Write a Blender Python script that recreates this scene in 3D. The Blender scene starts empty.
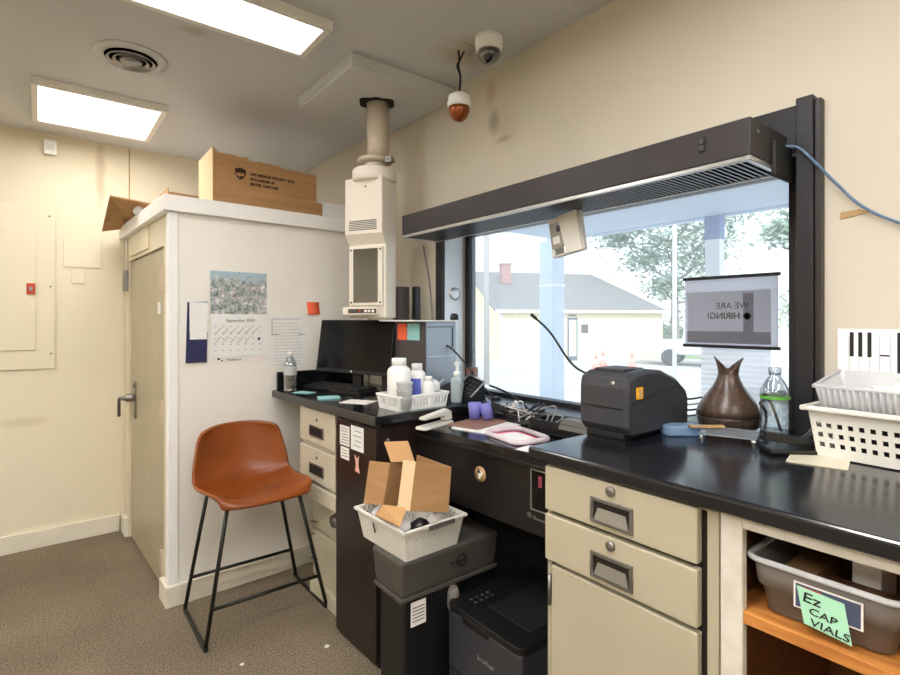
import bpy, bmesh, math, random
from mathutils import Vector, Matrix
R = math.radians
sin, cos, pi = math.sin, math.cos, math.pi
random.seed(7)
S = bpy.context.scene
COL = S.collection

# ------------------------------------------------------------------ camera, world, sun, exposure
cam_d = bpy.data.cameras.new('camera'); cam = bpy.data.objects.new('camera', cam_d); COL.objects.link(cam)
YAW = math.atan(410 / 520)
cam.location = (0, 0, 1.35); cam.rotation_euler = (pi / 2, 0, -YAW)
cam_d.sensor_width = 36; cam_d.lens = 36 * 520 / 900; cam_d.shift_y = -17.5 / 900
cam_d.clip_start = 0.05; cam_d.clip_end = 400
S.camera = cam
vs = S.view_settings
vs.view_transform = 'Standard'; vs.look = 'None'; vs.gamma = 1; vs.use_curve_mapping = False
vs.exposure = 0.72
W = bpy.data.worlds.new('sky'); S.world = W; W.use_nodes = True
nt = W.node_tree; nt.nodes.clear()
def wn(t, **k):
    n = nt.nodes.new(t)
    for a, b in k.items(): setattr(n, a, b)
    return n
w_out = wn('ShaderNodeOutputWorld'); w_bg = wn('ShaderNodeBackground'); w_tc = wn('ShaderNodeTexCoord')
w_map = wn('ShaderNodeMapping'); w_map.inputs['Scale'].default_value = (1, 1, 5)
w_no = wn('ShaderNodeTexNoise'); w_no.inputs['Scale'].default_value = 2.2; w_no.inputs['Detail'].default_value = 5
w_cr = wn('ShaderNodeValToRGB')
w_cr.color_ramp.elements[0].position = .38; w_cr.color_ramp.elements[0].color = (.74, .83, .93, 1)
w_cr.color_ramp.elements[1].position = .6; w_cr.color_ramp.elements[1].color = (1, 1, 1, 1)
nt.links.new(w_tc.outputs['Generated'], w_map.inputs[0]); nt.links.new(w_map.outputs[0], w_no.inputs['Vector'])
nt.links.new(w_no.outputs[0], w_cr.inputs[0]); nt.links.new(w_cr.outputs[0], w_bg.inputs[0])
w_bg.inputs[1].default_value = 1.55
nt.links.new(w_bg.outputs[0], w_out.inputs[0])
sun_d = bpy.data.lights.new('sun', 'SUN'); sun = bpy.data.objects.new('sun', sun_d); COL.objects.link(sun)
sun_d.energy = 2.0; sun_d.angle = R(3); sun_d.color = (1, .96, .9)
sun.rotation_euler = Vector((.45, .6, -.72)).to_track_quat('-Z', 'Y').to_euler()
LAMP = 7.5             # emission of the two visible ceiling panels at the back
LAMP_FILL = 21           # emission of the unseen panels added as fill around the camera

# ------------------------------------------------------------------ materials
def lin(c):
    return tuple(((v / 255) / 12.92 if v / 255 <= .04045 else ((v / 255 + .055) / 1.055) ** 2.4) for v in c) + (1,)
def mat(name, rgb, rough=.5, metal=0, var=0, vscale=8, bump=0, bscale=60, spec=.5, trans=0, alpha=1, emit=0, ior=1.45, coat=0, sss=0, rgb2=None, stretch=None):
    m = bpy.data.materials.new(name); m.use_nodes = True
    t = m.node_tree; b = t.nodes['Principled BSDF']
    c = lin(rgb); b.inputs['Base Color'].default_value = c
    b.inputs['Roughness'].default_value = rough; b.inputs['Metallic'].default_value = metal
    b.inputs['Specular IOR Level'].default_value = spec; b.inputs['IOR'].default_value = ior
    b.inputs['Transmission Weight'].default_value = trans; b.inputs['Alpha'].default_value = alpha
    b.inputs['Coat Weight'].default_value = coat
    if emit: b.inputs['Emission Color'].default_value = c; b.inputs['Emission Strength'].default_value = emit
    tc = t.nodes.new('ShaderNodeTexCoord'); src = tc.outputs['Object']
    if stretch:
        mp = t.nodes.new('ShaderNodeMapping'); mp.inputs['Scale'].default_value = stretch
        t.links.new(src, mp.inputs[0]); src = mp.outputs[0]
    if var or rgb2:
        n = t.nodes.new('ShaderNodeTexNoise'); n.inputs['Scale'].default_value = vscale; n.inputs['Detail'].default_value = 4
        r = t.nodes.new('ShaderNodeValToRGB')
        c2 = lin(rgb2) if rgb2 else tuple(x * (1 - var) for x in c[:3]) + (1,)
        r.color_ramp.elements[0].position = .35; r.color_ramp.elements[0].color = c2
        r.color_ramp.elements[1].position = .65; r.color_ramp.elements[1].color = c
        t.links.new(src, n.inputs['Vector']); t.links.new(n.outputs[0], r.inputs[0]); t.links.new(r.outputs[0], b.inputs['Base Color'])
    if bump:
        n2 = t.nodes.new('ShaderNodeTexNoise'); n2.inputs['Scale'].default_value = bscale; n2.inputs['Detail'].default_value = 3
        bp = t.nodes.new('ShaderNodeBump'); bp.inputs['Strength'].default_value = bump; bp.inputs['Distance'].default_value = .01
        t.links.new(src, n2.inputs['Vector']); t.links.new(n2.outputs[0], bp.inputs['Height']); t.links.new(bp.outputs[0], b.inputs['Normal'])
    return m
def glassy(name, rgb=(240, 248, 250), gloss=.06, rough=.03, tint=.9, veil=0):
    """thin clear sheet: mostly straight transmission plus a fresnel reflection"""
    m = bpy.data.materials.new(name); m.use_nodes = True; t = m.node_tree; t.nodes.clear()
    o = t.nodes.new('ShaderNodeOutputMaterial'); a = t.nodes.new('ShaderNodeBsdfTransparent'); g = t.nodes.new('ShaderNodeBsdfGlossy')
    mx = t.nodes.new('ShaderNodeMixShader'); f = t.nodes.new('ShaderNodeLayerWeight'); f.inputs[0].default_value = gloss * 3
    c = lin(rgb); a.inputs[0].default_value = tuple(x * tint for x in c[:3]) + (1,); g.inputs['Roughness'].default_value = rough
    mt = t.nodes.new('ShaderNodeMath'); mt.operation = 'MULTIPLY_ADD'; mt.inputs[1].default_value = .55; mt.inputs[2].default_value = gloss
    t.links.new(f.outputs['Facing'], mt.inputs[0]); t.links.new(mt.outputs[0], mx.inputs[0])
    if veil:
        tr = t.nodes.new('ShaderNodeBsdfTranslucent'); tr.inputs[0].default_value = (.9, .93, 1, 1); m2 = t.nodes.new('ShaderNodeMixShader'); m2.inputs[0].default_value = veil  # white translucent share acts as a haze over what lies behind
        t.links.new(a.outputs[0], m2.inputs[1]); t.links.new(tr.outputs[0], m2.inputs[2]); t.links.new(m2.outputs[0], mx.inputs[1])
    else: t.links.new(a.outputs[0], mx.inputs[1])
    t.links.new(g.outputs[0], mx.inputs[2]); t.links.new(mx.outputs[0], o.inputs[0])
    return m
def frosted(name, rgb, op=.6, rough=.35, tl=.3):
    """translucent plastic"""
    m = bpy.data.materials.new(name); m.use_nodes = True; t = m.node_tree; b = t.nodes['Principled BSDF']
    o = t.nodes['Material Output']; a = t.nodes.new('ShaderNodeBsdfTransparent'); mx = t.nodes.new('ShaderNodeMixShader')
    b.inputs['Base Color'].default_value = lin(rgb); b.inputs['Roughness'].default_value = rough
    a.inputs[0].default_value = lin(rgb)
    tr = t.nodes.new('ShaderNodeBsdfTranslucent'); tr.inputs[0].default_value = lin(rgb)
    mx2 = t.nodes.new('ShaderNodeMixShader'); mx2.inputs[0].default_value = tl
    t.links.new(b.outputs[0], mx2.inputs[1]); t.links.new(tr.outputs[0], mx2.inputs[2])
    mx.inputs[0].default_value = op
    t.links.new(a.outputs[0], mx.inputs[1]); t.links.new(mx2.outputs[0], mx.inputs[2]); t.links.new(mx.outputs[0], o.inputs[0])
    return m

def wall_mat(name, rgb, stains=(), seams=()):
    m = mat(name, rgb, .75, var=.05, vscale=1.2, bump=.04, bscale=90, spec=.25)
    t = m.node_tree; b = t.nodes['Principled BSDF']; link = b.inputs['Base Color'].links[0].from_socket
    g = t.nodes.new('ShaderNodeNewGeometry')
    n = t.nodes.new('ShaderNodeTexNoise'); n.inputs['Scale'].default_value = 9; n.inputs['Detail'].default_value = 5
    t.links.new(g.outputs['Position'], n.inputs['Vector'])
    for (p, sc, col, amt) in stains:
        mp = t.nodes.new('ShaderNodeVectorMath'); mp.operation = 'SUBTRACT'; mp.inputs[1].default_value = p
        t.links.new(g.outputs['Position'], mp.inputs[0])
        mu = t.nodes.new('ShaderNodeVectorMath'); mu.operation = 'MULTIPLY'; mu.inputs[1].default_value = sc
        t.links.new(mp.outputs[0], mu.inputs[0])
        ln = t.nodes.new('ShaderNodeVectorMath'); ln.operation = 'LENGTH'; t.links.new(mu.outputs[0], ln.inputs[0])
        ad = t.nodes.new('ShaderNodeMath'); ad.operation = 'ADD'; t.links.new(ln.outputs['Value'], ad.inputs[0]); t.links.new(n.outputs[0], ad.inputs[1])
        rp = t.nodes.new('ShaderNodeValToRGB'); rp.color_ramp.elements[0].position = .55; rp.color_ramp.elements[0].color = (amt,) * 3 + (1,)
        rp.color_ramp.elements[1].position = 1.25 if False else 1.0; rp.color_ramp.elements[1].color = (0, 0, 0, 1)
        dv = t.nodes.new('ShaderNodeMath'); dv.operation = 'MULTIPLY'; dv.inputs[1].default_value = .62; t.links.new(ad.outputs[0], dv.inputs[0])
        t.links.new(dv.outputs[0], rp.inputs[0])
        mx = t.nodes.new('ShaderNodeMix'); mx.data_type = 'RGBA'; mx.inputs[7].default_value = lin(col)
        t.links.new(rp.outputs[0], mx.inputs[0]); t.links.new(link, mx.inputs[6]); link = mx.outputs[2]
    t.links.new(link, b.inputs['Base Color'])
    return m

M = {}
YA, ZA, YB = 1.69, 2.235, 2.25     # where the damp marks are on the window wall
M['wall_window'] = wall_mat('wall_paint_window', (203, 194, 178), stains=[
    ((1.58, YA, ZA), (1, 22, 14), (146, 134, 108), .75), ((1.58, YA + .02, ZA + .12), (1, 26, 13), (180, 150, 108), .55),
    ((1.58, YA - .06, ZA - .10), (1, 14, 60), (160, 140, 110), .6), ((1.58, YB, 2.2), (1, 16, 2.2), (178, 162, 130), .35)])
M['wall_back'] = wall_mat('wall_paint_back', (228, 219, 196), stains=[((.3, 3.94, 2.3), (30, 1, 4), (170, 140, 100), .4), ((-.1, 3.94, .75), (7, 1, 30), (180, 165, 130), .3)])
M['closet'] = mat('closet_paint', (240, 236, 230), .6, var=.04, vscale=2, bump=.06, bscale=60, spec=.3)
M['closet_side'] = mat('closet_side_paint', (228, 216, 192), .6, var=.08, vscale=3, bump=.06, bscale=60, spec=.3)
M['trim'] = mat('white_trim_paint', (242, 241, 240), .45, var=.04, vscale=6, bump=.03, bscale=30)
M['baseboard'] = mat('baseboard_paint', (226, 220, 205), .45, var=.08, vscale=6, bump=.03, bscale=30)
M['ceiling'] = wall_mat('ceiling_paint', (206, 207, 208), stains=[((1.40, 1.66, 2.47), (7, 7, 1), (178, 160, 132), .6), ((.47, 2.2, 2.47), (16, 26, 1), (180, 160, 130), .5)])
M['door'] = mat('door_paint', (178, 167, 140), .35, var=.1, vscale=4, bump=.03, bscale=25, spec=.5)
M['bronze'] = mat('bronze_anodised_aluminium', (56, 51, 52), .42, metal=.35, var=.15, vscale=5, bump=.02)
M['bronze_dark'] = mat('dark_bronze_frame', (40, 39, 43), .4, metal=.3, var=.1, vscale=6)
M['grille'] = mat('grille_metal', (96, 98, 104), .35, metal=.7)
M['alu'] = mat('bare_aluminium', (190, 190, 190), .3, metal=.9)
M['steel'] = mat('brushed_steel', (150, 148, 146), .32, metal=.9, var=.15, vscale=30)
M['jamb'] = mat('pale_blue_grey_metal', (222, 230, 238), .4, metal=.1, var=.05, vscale=4)
M['laminate'] = mat('black_laminate', (20, 21, 26), .17, var=.2, vscale=3, bump=.008, bscale=200, spec=.9)
M['laminate_edge'] = mat('grey_black_laminate_edge', (62, 60, 56), .3, var=.1, vscale=5)
M['desk_black'] = mat('black_painted_metal_desk', (28, 24, 24), .38, var=.25, vscale=4, bump=.02, bscale=40)
M['cab_black'] = mat('dark_brown_black_cabinet', (42, 32, 30), .3, var=.2, vscale=3)
M['beige'] = mat('beige_enamel', (177, 168, 145), .38, var=.06, vscale=4, bump=.015, bscale=30)
M['beige_light'] = mat('cream_enamel', (204, 196, 176), .4, var=.06, vscale=5, bump=.015, bscale=30)
M['gap'] = mat('dark_gap', (30, 22, 18), .8)
M['white_old'] = mat('chipped_white_paint', (214, 208, 198), .55, bump=.12, bscale=40, rgb2=(200, 192, 178), vscale=20)
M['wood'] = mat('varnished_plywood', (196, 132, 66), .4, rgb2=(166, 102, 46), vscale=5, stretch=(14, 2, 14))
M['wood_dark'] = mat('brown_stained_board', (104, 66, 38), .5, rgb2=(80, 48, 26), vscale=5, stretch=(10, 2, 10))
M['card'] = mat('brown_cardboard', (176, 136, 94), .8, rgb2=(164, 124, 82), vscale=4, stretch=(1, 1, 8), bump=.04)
M['card_lit'] = mat('lit_cardboard', (192, 152, 104), .8, rgb2=(180, 138, 92), vscale=4)  # brighter copy of the cardboard, lit look put into the colour
M['card_edge'] = mat('pale_cardboard_edge', (226, 200, 160), .8)
M['ink'] = mat('dark_brown_ink', (58, 34, 22), .8)
M['ink_gold'] = mat('tan_ink', (186, 140, 88), .8)
M['black_ink'] = mat('black_ink', (24, 24, 26), .7)
M['grey_ink'] = mat('grey_ink', (150, 150, 152), .8)
M['paper'] = mat('white_paper', (236, 236, 236), .7, var=.03, vscale=20)
M['paper2'] = mat('off_white_paper', (240, 234, 230), .7, var=.04, vscale=14)
M['orange_note'] = mat('orange_note_paper', (242, 106, 70), .7)
M['teal_note'] = mat('pale_teal_paper', (150, 205, 206), .7)
M['navy'] = mat('navy_vinyl', (40, 42, 86), .5, var=.1)
M['leather'] = mat('cognac_leather', (142, 72, 26), .27, var=.25, vscale=5, bump=.07, bscale=160, spec=.5)
M['black_metal'] = mat('black_powder_coated_steel', (20, 19, 19), .4)
M['black'] = mat('black_plastic', (22, 22, 24), .35, spec=.5)
M['black_matt'] = mat('matt_black_plastic', (20, 20, 21), .6)
M['screen'] = mat('black_screen', (9, 9, 11), .14, spec=.4)
M['charcoal'] = mat('charcoal_plastic', (54, 55, 60), .42, bump=.02, bscale=300)
M['charcoal_dark'] = mat('dark_charcoal_plastic', (42, 42, 45), .45)
M['grey'] = mat('grey_plastic', (92, 90, 86), .4)
M['pc_front'] = mat('dark_taupe_plastic', (70, 62, 62), .35)
M['pc_side'] = mat('galvanised_side_panel', (150, 158, 168), .38, metal=.6)
M['yellow'] = mat('orange_yellow_sticker', (244, 172, 40), .5)
M['cream_plastic'] = mat('cream_plastic', (224, 216, 204), .45)
M['pipe'] = mat('beige_pipe', (196, 182, 164), .3, var=.05, vscale=5)
M['white_plastic'] = mat('white_plastic', (238, 238, 236), .4)
M['offwhite_plastic'] = mat('off_white_plastic', (218, 214, 206), .45)
M['tinted'] = glassy('smoked_door_plastic', (150, 140, 150), .16, .02, .6)
M['dome'] = glassy('smoked_dome', (70, 66, 66), .14, .03, .5)
M['dome_amber'] = mat('amber_mirror_dome', (150, 82, 40), .12, metal=.5)
M['glass'] = glassy('window_glass', (244, 250, 252), .02, .0, .98, veil=.14)  # haze mixed into the pane to lift the dark tones outside
M['clear'] = glassy('clear_plastic', (232, 238, 242), .17, .05, .92)
M['clear_blue'] = frosted('clear_blue_plastic', (170, 200, 232), .55)
M['blue_tint'] = frosted('blue_translucent_plastic', (172, 170, 240), .65)
M['frost'] = frosted('frosted_plastic', (205, 196, 190), .42)
M['frost_white'] = frosted('frosted_white_plastic', (236, 236, 238), .7)
M['gel'] = frosted('clear_gel', (226, 240, 242), .6, .1)
M['label_green'] = mat('green_label', (96, 172, 60), .5)
M['label_blue'] = mat('blue_label', (90, 100, 190), .5)
M['note_green'] = mat('mint_green_note', (170, 222, 190), .7)
M['diffuser_wood'] = mat('dark_wood_grain_shell', (92, 72, 60), .3, rgb2=(58, 44, 38), vscale=6, stretch=(14, 14, 1.5), spec=.5)
M['pink'] = mat('pink_plastic', (236, 110, 140), .5)
M['pale_pink'] = frosted('clear_pinkish_plastic', (244, 236, 240), .8)
M['brown_board'] = mat('brown_hardboard', (150, 112, 94), .45, var=.1)
M['red'] = mat('red_plastic', (190, 60, 36), .5)
M['tape'] = mat('brown_packing_tape', (176, 142, 96), .4)
M['cable_blue'] = mat('grey_blue_cable', (92, 116, 146), .4)
M['cable_black'] = mat('black_cable', (20, 20, 22), .45)
M['cable_white'] = mat('white_cable', (225, 225, 225), .45)
M['cable_grey'] = mat('grey_cable', (150, 150, 150), .45)
M['lamp'] = mat('lit_diffuser', (255, 252, 247), .5, emit=LAMP)
M['lamp_fill'] = mat('fill_diffuser', (255, 253, 250), .5, emit=LAMP_FILL)
M['lamp_frame'] = mat('white_light_frame', (226, 222, 214), .4)
M['asphalt'] = mat('pale_concrete', (196, 192, 188), .9, var=.14, vscale=.8)
M['grass'] = mat('dry_grass', (150, 170, 120), .9, var=.2, vscale=3)
M['yellow_wall'] = mat('pale_yellow_siding', (243, 229, 194), .8, var=.04, vscale=2)
M['roof'] = mat('grey_shingles', (140, 138, 138), .9, var=.2, vscale=6)
M['brick'] = mat('pinkish_brick', (190, 150, 145), .9, var=.2, vscale=14)
M['ext_trim'] = mat('exterior_white_paint', (240, 242, 244), .7)
M['canopy'] = mat('pale_blue_canopy_paint', (200, 214, 232), .7, var=.05, vscale=2)
M['column'] = mat('pale_blue_column_paint', (206, 219, 236), .7, var=.06, vscale=3)
M['col_top'] = mat('blue_band_paint', (128, 148, 186), .7)
M['bark'] = mat('pale_bark', (160, 154, 150), .9, var=.2, vscale=6)
M['leaf'] = mat('pine_foliage', (160, 182, 158), .8, var=.3, vscale=3)
M['leaf2'] = mat('bush_foliage', (178, 196, 160), .8, var=.3, vscale=3)
M['pole'] = mat('weathered_wood_pole', (176, 172, 168), .9)
M['car_white'] = mat('white_car_paint', (225, 228, 232), .3)
M['car_grey'] = mat('dark_car_paint', (96, 104, 118), .3)
M['car_glass'] = mat('dark_car_glass', (70, 82, 96), .1)
M['tyre'] = mat('tyre_rubber', (60, 60, 62), .8)
M['cone'] = mat('orange_cone_plastic', (250, 160, 142), .6)
def carpet():
    m = mat('speckled_brown_grey_carpet', (152, 138, 118), .95, rgb2=(100, 88, 74), vscale=140, bump=.5, bscale=220, spec=.1)
    t = m.node_tree; b = t.nodes['Principled BSDF']; link = b.inputs['Base Color'].links[0].from_socket
    g = t.nodes.new('ShaderNodeNewGeometry'); n = t.nodes.new('ShaderNodeTexNoise'); n.inputs['Scale'].default_value = 1.6; n.inputs['Detail'].default_value = 3
    t.links.new(g.outputs['Position'], n.inputs['Vector'])
    r = t.nodes.new('ShaderNodeValToRGB'); r.color_ramp.elements[0].position = .35; r.color_ramp.elements[0].color = (.8, .8, .8, 1)
    r.color_ramp.elements[1].position = .65; r.color_ramp.elements[1].color = (1.05, 1.05, 1.05, 1)
    mx = t.nodes.new('ShaderNodeMix'); mx.data_type = 'RGBA'; mx.blend_type = 'MULTIPLY'; mx.inputs[0].default_value = 1
    t.links.new(n.outputs[0], r.inputs[0]); t.links.new(link, mx.inputs[6]); t.links.new(r.outputs[0], mx.inputs[7]); t.links.new(mx.outputs[2], b.inputs['Base Color'])
    return m
M['carpet'] = carpet()
def village():
    """loose wintry village picture: sky over speckled houses and snow"""
    m = mat('calendar_picture', (200, 205, 210), .5); t = m.node_tree; b = t.nodes['Principled BSDF']
    tc = t.nodes.new('ShaderNodeTexCoord'); v = t.nodes.new('ShaderNodeTexVoronoi'); v.inputs['Scale'].default_value = 80
    n = t.nodes.new('ShaderNodeTexNoise'); n.inputs['Scale'].default_value = 34; n.inputs['Detail'].default_value = 6
    r = t.nodes.new('ShaderNodeValToRGB'); e = r.color_ramp.elements
    e[0].position = .3; e[0].color = lin((60, 76, 82)); e[1].position = .72; e[1].color = lin((235, 238, 242))
    for p, c in ((.42, (104, 128, 112)), (.5, (176, 190, 200)), (.56, (150, 108, 88)), (.6, (214, 220, 228))):
        q = e.new(p); q.color = lin(c)
    sp = t.nodes.new('ShaderNodeSeparateXYZ'); r2 = t.nodes.new('ShaderNodeValToRGB')
    r2.color_ramp.elements[0].position = .72; r2.color_ramp.elements[0].color = (0, 0, 0, 1); r2.color_ramp.elements[1].position = .95; r2.color_ramp.elements[1].color = (.85,) * 3 + (1,)
    mx = t.nodes.new('ShaderNodeMix'); mx.data_type = 'RGBA'; mx.inputs[7].default_value = lin((168, 196, 212))
    ad = t.nodes.new('ShaderNodeMix'); ad.data_type = 'RGBA'; ad.inputs[0].default_value = .35
    t.links.new(tc.outputs['Object'], n.inputs['Vector']); t.links.new(tc.outputs['Object'], v.inputs['Vector'])
    t.links.new(n.outputs[0], r.inputs[0]); t.links.new(r.outputs[0], ad.inputs[6]); t.links.new(v.outputs['Distance'], ad.inputs[7])
    t.links.new(tc.outputs['Generated'], sp.inputs[0]); t.links.new(sp.outputs['Z'], r2.inputs[0]); t.links.new(r2.outputs[0], mx.inputs[0])
    t.links.new(ad.outputs[2], mx.inputs[6]); t.links.new(mx.outputs[2], b.inputs['Base Color'])
    return m
M['village'] = village()

# ------------------------------------------------------------------ mesh helpers
class MB:
    def __init__(s): s.v = []; s.f = []; s.sm = []
    def add(s, vs, fs, smooth=False):
        o = len(s.v); s.v += [tuple(v) for v in vs]; s.f += [tuple(i + o for i in f) for f in fs]; s.sm += [smooth] * len(fs); return s
    def hexa(s, p):   # p: 4 bottom (ccw), 4 top
        return s.add(p, [(3, 2, 1, 0), (4, 5, 6, 7), (0, 1, 5, 4), (1, 2, 6, 5), (2, 3, 7, 6), (3, 0, 4, 7)])
    def box(s, x0, y0, z0, x1, y1, z1):
        return s.hexa([(x0, y0, z0), (x1, y0, z0), (x1, y1, z0), (x0, y1, z0), (x0, y0, z1), (x1, y0, z1), (x1, y1, z1), (x0, y1, z1)])
    def frustum(s, a, z0, b, z1):   # a,b = (x0,y0,x1,y1)
        return s.hexa([(a[0], a[1], z0), (a[2], a[1], z0), (a[2], a[3], z0), (a[0], a[3], z0), (b[0], b[1], z1), (b[2], b[1], z1), (b[2], b[3], z1), (b[0], b[3], z1)])
    def tube(s, pts, r, seg=10, caps=True):
        pts = [Vector(p) for p in pts]; n = len(pts); rs = r if isinstance(r, (list, tuple)) else [r] * n
        vs = []; up = None
        for i, p in enumerate(pts):
            d = (pts[min(i + 1, n - 1)] - pts[max(i - 1, 0)]).normalized()
            if up is None: up = Vector((0, 0, 1)) if abs(d.z) < .9 else Vector((1, 0, 0))
            a = (up - d * up.dot(d))
            a = a.normalized() if a.length > 1e-5 else d.orthogonal().normalized()
            up = a; b = d.cross(a)
            for k in range(seg):
                t = 2 * pi * k / seg; vs.append(p + (a * cos(t) + b * sin(t)) * rs[i])
        fs = [(i * seg + k, i * seg + (k + 1) % seg, (i + 1) * seg + (k + 1) % seg, (i + 1) * seg + k) for i in range(n - 1) for k in range(seg)]
        s.add(vs, fs, True)
        if caps: o = len(s.v) - len(vs); s.f += [tuple(o + k for k in range(seg))[::-1], tuple(o + (n - 1) * seg + k for k in range(seg))]; s.sm += [False, False]
        return s
    def lathe(s, prof, c=(0, 0, 0), seg=28, axis='z', caps=True):
        vs = []
        for r, h in prof:
            for k in range(seg):
                t = 2 * pi * k / seg
                q = {'z': (r * cos(t), r * sin(t), h), 'x': (h, r * cos(t), r * sin(t)), 'y': (r * sin(t), h, r * cos(t))}[axis]
                vs.append((q[0] + c[0], q[1] + c[1], q[2] + c[2]))
        n = len(prof); o = len(s.v)
        s.add(vs, [(i * seg + k, i * seg + (k + 1) % seg, (i + 1) * seg + (k + 1) % seg, (i + 1) * seg + k) for i in range(n - 1) for k in range(seg)], True)
        if caps:
            if prof[0][0] > 1e-4: s.f.append(tuple(o + k for k in range(seg))[::-1]); s.sm.append(False)
            if prof[-1][0] > 1e-4: s.f.append(tuple(o + (n - 1) * seg + k for k in range(seg))); s.sm.append(False)
        return s
    def prism(s, poly, y0, y1, axis='y'):
        """poly of (a,b): axis y -> (x,z); axis x -> (y,z); axis z -> (x,y)"""
        def q(a, b, h): return {'y': (a, h, b), 'x': (h, a, b), 'z': (a, b, h)}[axis]
        n = len(poly)
        return s.add([q(a, b, y0) for a, b in poly] + [q(a, b, y1) for a, b in poly],
                     [tuple(range(n))[::-1], tuple(range(n, 2 * n))] + [(i, (i + 1) % n, n + (i + 1) % n, n + i) for i in range(n)])
    def grid(s, fn, nu, nv, hole=None, smooth=False):
        vs = [fn(i / nu, j / nv) for j in range(nv + 1) for i in range(nu + 1)]
        fs = [(j * (nu + 1) + i, j * (nu + 1) + i + 1, (j + 1) * (nu + 1) + i + 1, (j + 1) * (nu + 1) + i)
              for j in range(nv) for i in range(nu) if not (hole and hole(i, j))]
        return s.add(vs, fs, smooth)
    def quad(s, a, b, c, d): return s.add([a, b, c, d], [(0, 1, 2, 3)])
    def build(s, name, m, parent=None, bevel=0, thick=0, sub=0, loc=None, rotz=0, seg=2, weld=False, off=0):
        me = bpy.data.meshes.new(name); me.from_pydata(s.v, [], s.f)
        for p, q in zip(me.polygons, s.sm): p.use_smooth = q
        bm = bmesh.new(); bm.from_mesh(me)
        if weld: bmesh.ops.remove_doubles(bm, verts=bm.verts, dist=1e-5)
        bmesh.ops.recalc_face_normals(bm, faces=bm.faces); bm.to_mesh(me); bm.free()
        me.materials.append(M[m]); o = bpy.data.objects.new(name, me); COL.objects.link(o)
        if parent: o.parent = parent
        if loc: o.location = loc
        if rotz: o.rotation_euler.z = rotz
        if thick: q = o.modifiers.new('solid', 'SOLIDIFY'); q.thickness = thick; q.offset = off
        if bevel: q = o.modifiers.new('bevel', 'BEVEL'); q.width = bevel; q.segments = seg; q.limit_method = 'ANGLE'; q.angle_limit = R(40)
        if sub:
            q = o.modifiers.new('sub', 'SUBSURF'); q.levels = q.render_levels = sub
            for p in me.polygons: p.use_smooth = True
        return o
def B(*a): return MB().box(*a)
def tag(o, label, cat, group=None, kind=None):
    o['label'] = label; o['category'] = cat
    if group: o['group'] = group
    if kind: o['kind'] = kind
    return o
def thing(name, label, cat, loc=(0, 0, 0), rotz=0, group=None):
    o = bpy.data.objects.new(name, None); COL.objects.link(o); o.empty_display_size = .05
    o.location = loc; o.rotation_euler.z = rotz
    return tag(o, label, cat, group)
def struct(o): o['kind'] = 'structure'; return o
def text(s, size, m, parent, origin, right, up, depth=.0006, align='LEFT', name='lettering', sx=1, bold=0):
    cu = bpy.data.curves.new(name, 'FONT'); cu.body = s; cu.size = size; cu.extrude = depth; cu.align_x = align; cu.offset = bold
    cu.resolution_u = 3
    t = bpy.data.objects.new(name, cu); me = bpy.data.meshes.new_from_object(t); bpy.data.objects.remove(t)
    r = Vector(right).normalized(); u = Vector(up).normalized(); n = r.cross(u)
    mx = Matrix(((r.x * sx, u.x, n.x, origin[0]), (r.y * sx, u.y, n.y, origin[1]), (r.z * sx, u.z, n.z, origin[2]), (0, 0, 0, 1)))
    me.transform(mx); me.materials.clear(); me.materials.append(M[m])
    o = bpy.data.objects.new(name, me); COL.objects.link(o); o.parent = parent
    return o
def rrect(x0, y0, x1, y1, r, n=4):
    out = []
    for cx, cy, a in ((x1 - r, y1 - r, 0), (x0 + r, y1 - r, 90), (x0 + r, y0 + r, 180), (x1 - r, y0 + r, 270)):
        for k in range(n + 1):
            t = R(a + 90 * k / n); out.append((cx + r * cos(t), cy + r * sin(t)))
    return out
def smooth_path(pts, n=8):
    pts = [Vector(p) for p in pts]; out = []
    for i in range(len(pts) - 1):
        p0, p1, p2, p3 = pts[max(i - 1, 0)], pts[i], pts[i + 1], pts[min(i + 2, len(pts) - 1)]
        for k in range(n):
            t = k / n
            out.append(.5 * ((2 * p1) + (p2 - p0) * t + (2 * p0 - 5 * p1 + 4 * p2 - p3) * t * t + (3 * p1 - p0 - 3 * p2 + p3) * t ** 3))
    return out + [pts[-1]]
X_ = (-1, 0, 0)          # right / up vectors for writing on faces that look towards the room (-x)
RT = (0, -1, 0); UP = (0, 0, 1)

# ------------------------------------------------------------------ room shell
CZ = 2.47
struct(B(-2.7, -1.9, -.05, 1.6, 4.05, 0).build('floor', 'carpet'))
struct(B(-2.7, -1.9, CZ, 1.8, 4.05, CZ + .1).build('ceiling', 'ceiling'))
w = MB(); WX0, WX1, OY0, OY1, OZ0, OZ1 = 1.58, 1.80, .485, 2.075, .985, 1.82
w.box(WX0, -1.9, 0, WX1, 4.05, OZ0); w.box(WX0, -1.9, OZ1, WX1, 4.05, CZ); w.box(WX0, -1.9, OZ0, WX1, OY0, OZ1); w.box(WX0, OY1, OZ0, WX1, 4.05, OZ1)
struct(w.build('wall_right', 'wall_window'))
struct(B(-2.7, 3.94, 0, 1.58, 4.05, CZ).build('wall_back', 'wall_back'))
struct(B(-2.8, -1.9, 0, -2.7, 4.05, CZ).build('wall_left', 'wall_back'))
struct(B(-2.7, -2.0, 0, 1.8, -1.9, CZ).build('wall_front', 'wall_back'))
struct(B(-2.7, 3.922, 0, .40, 3.94, .105).build('baseboard_back', 'baseboard', bevel=.003))

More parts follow.
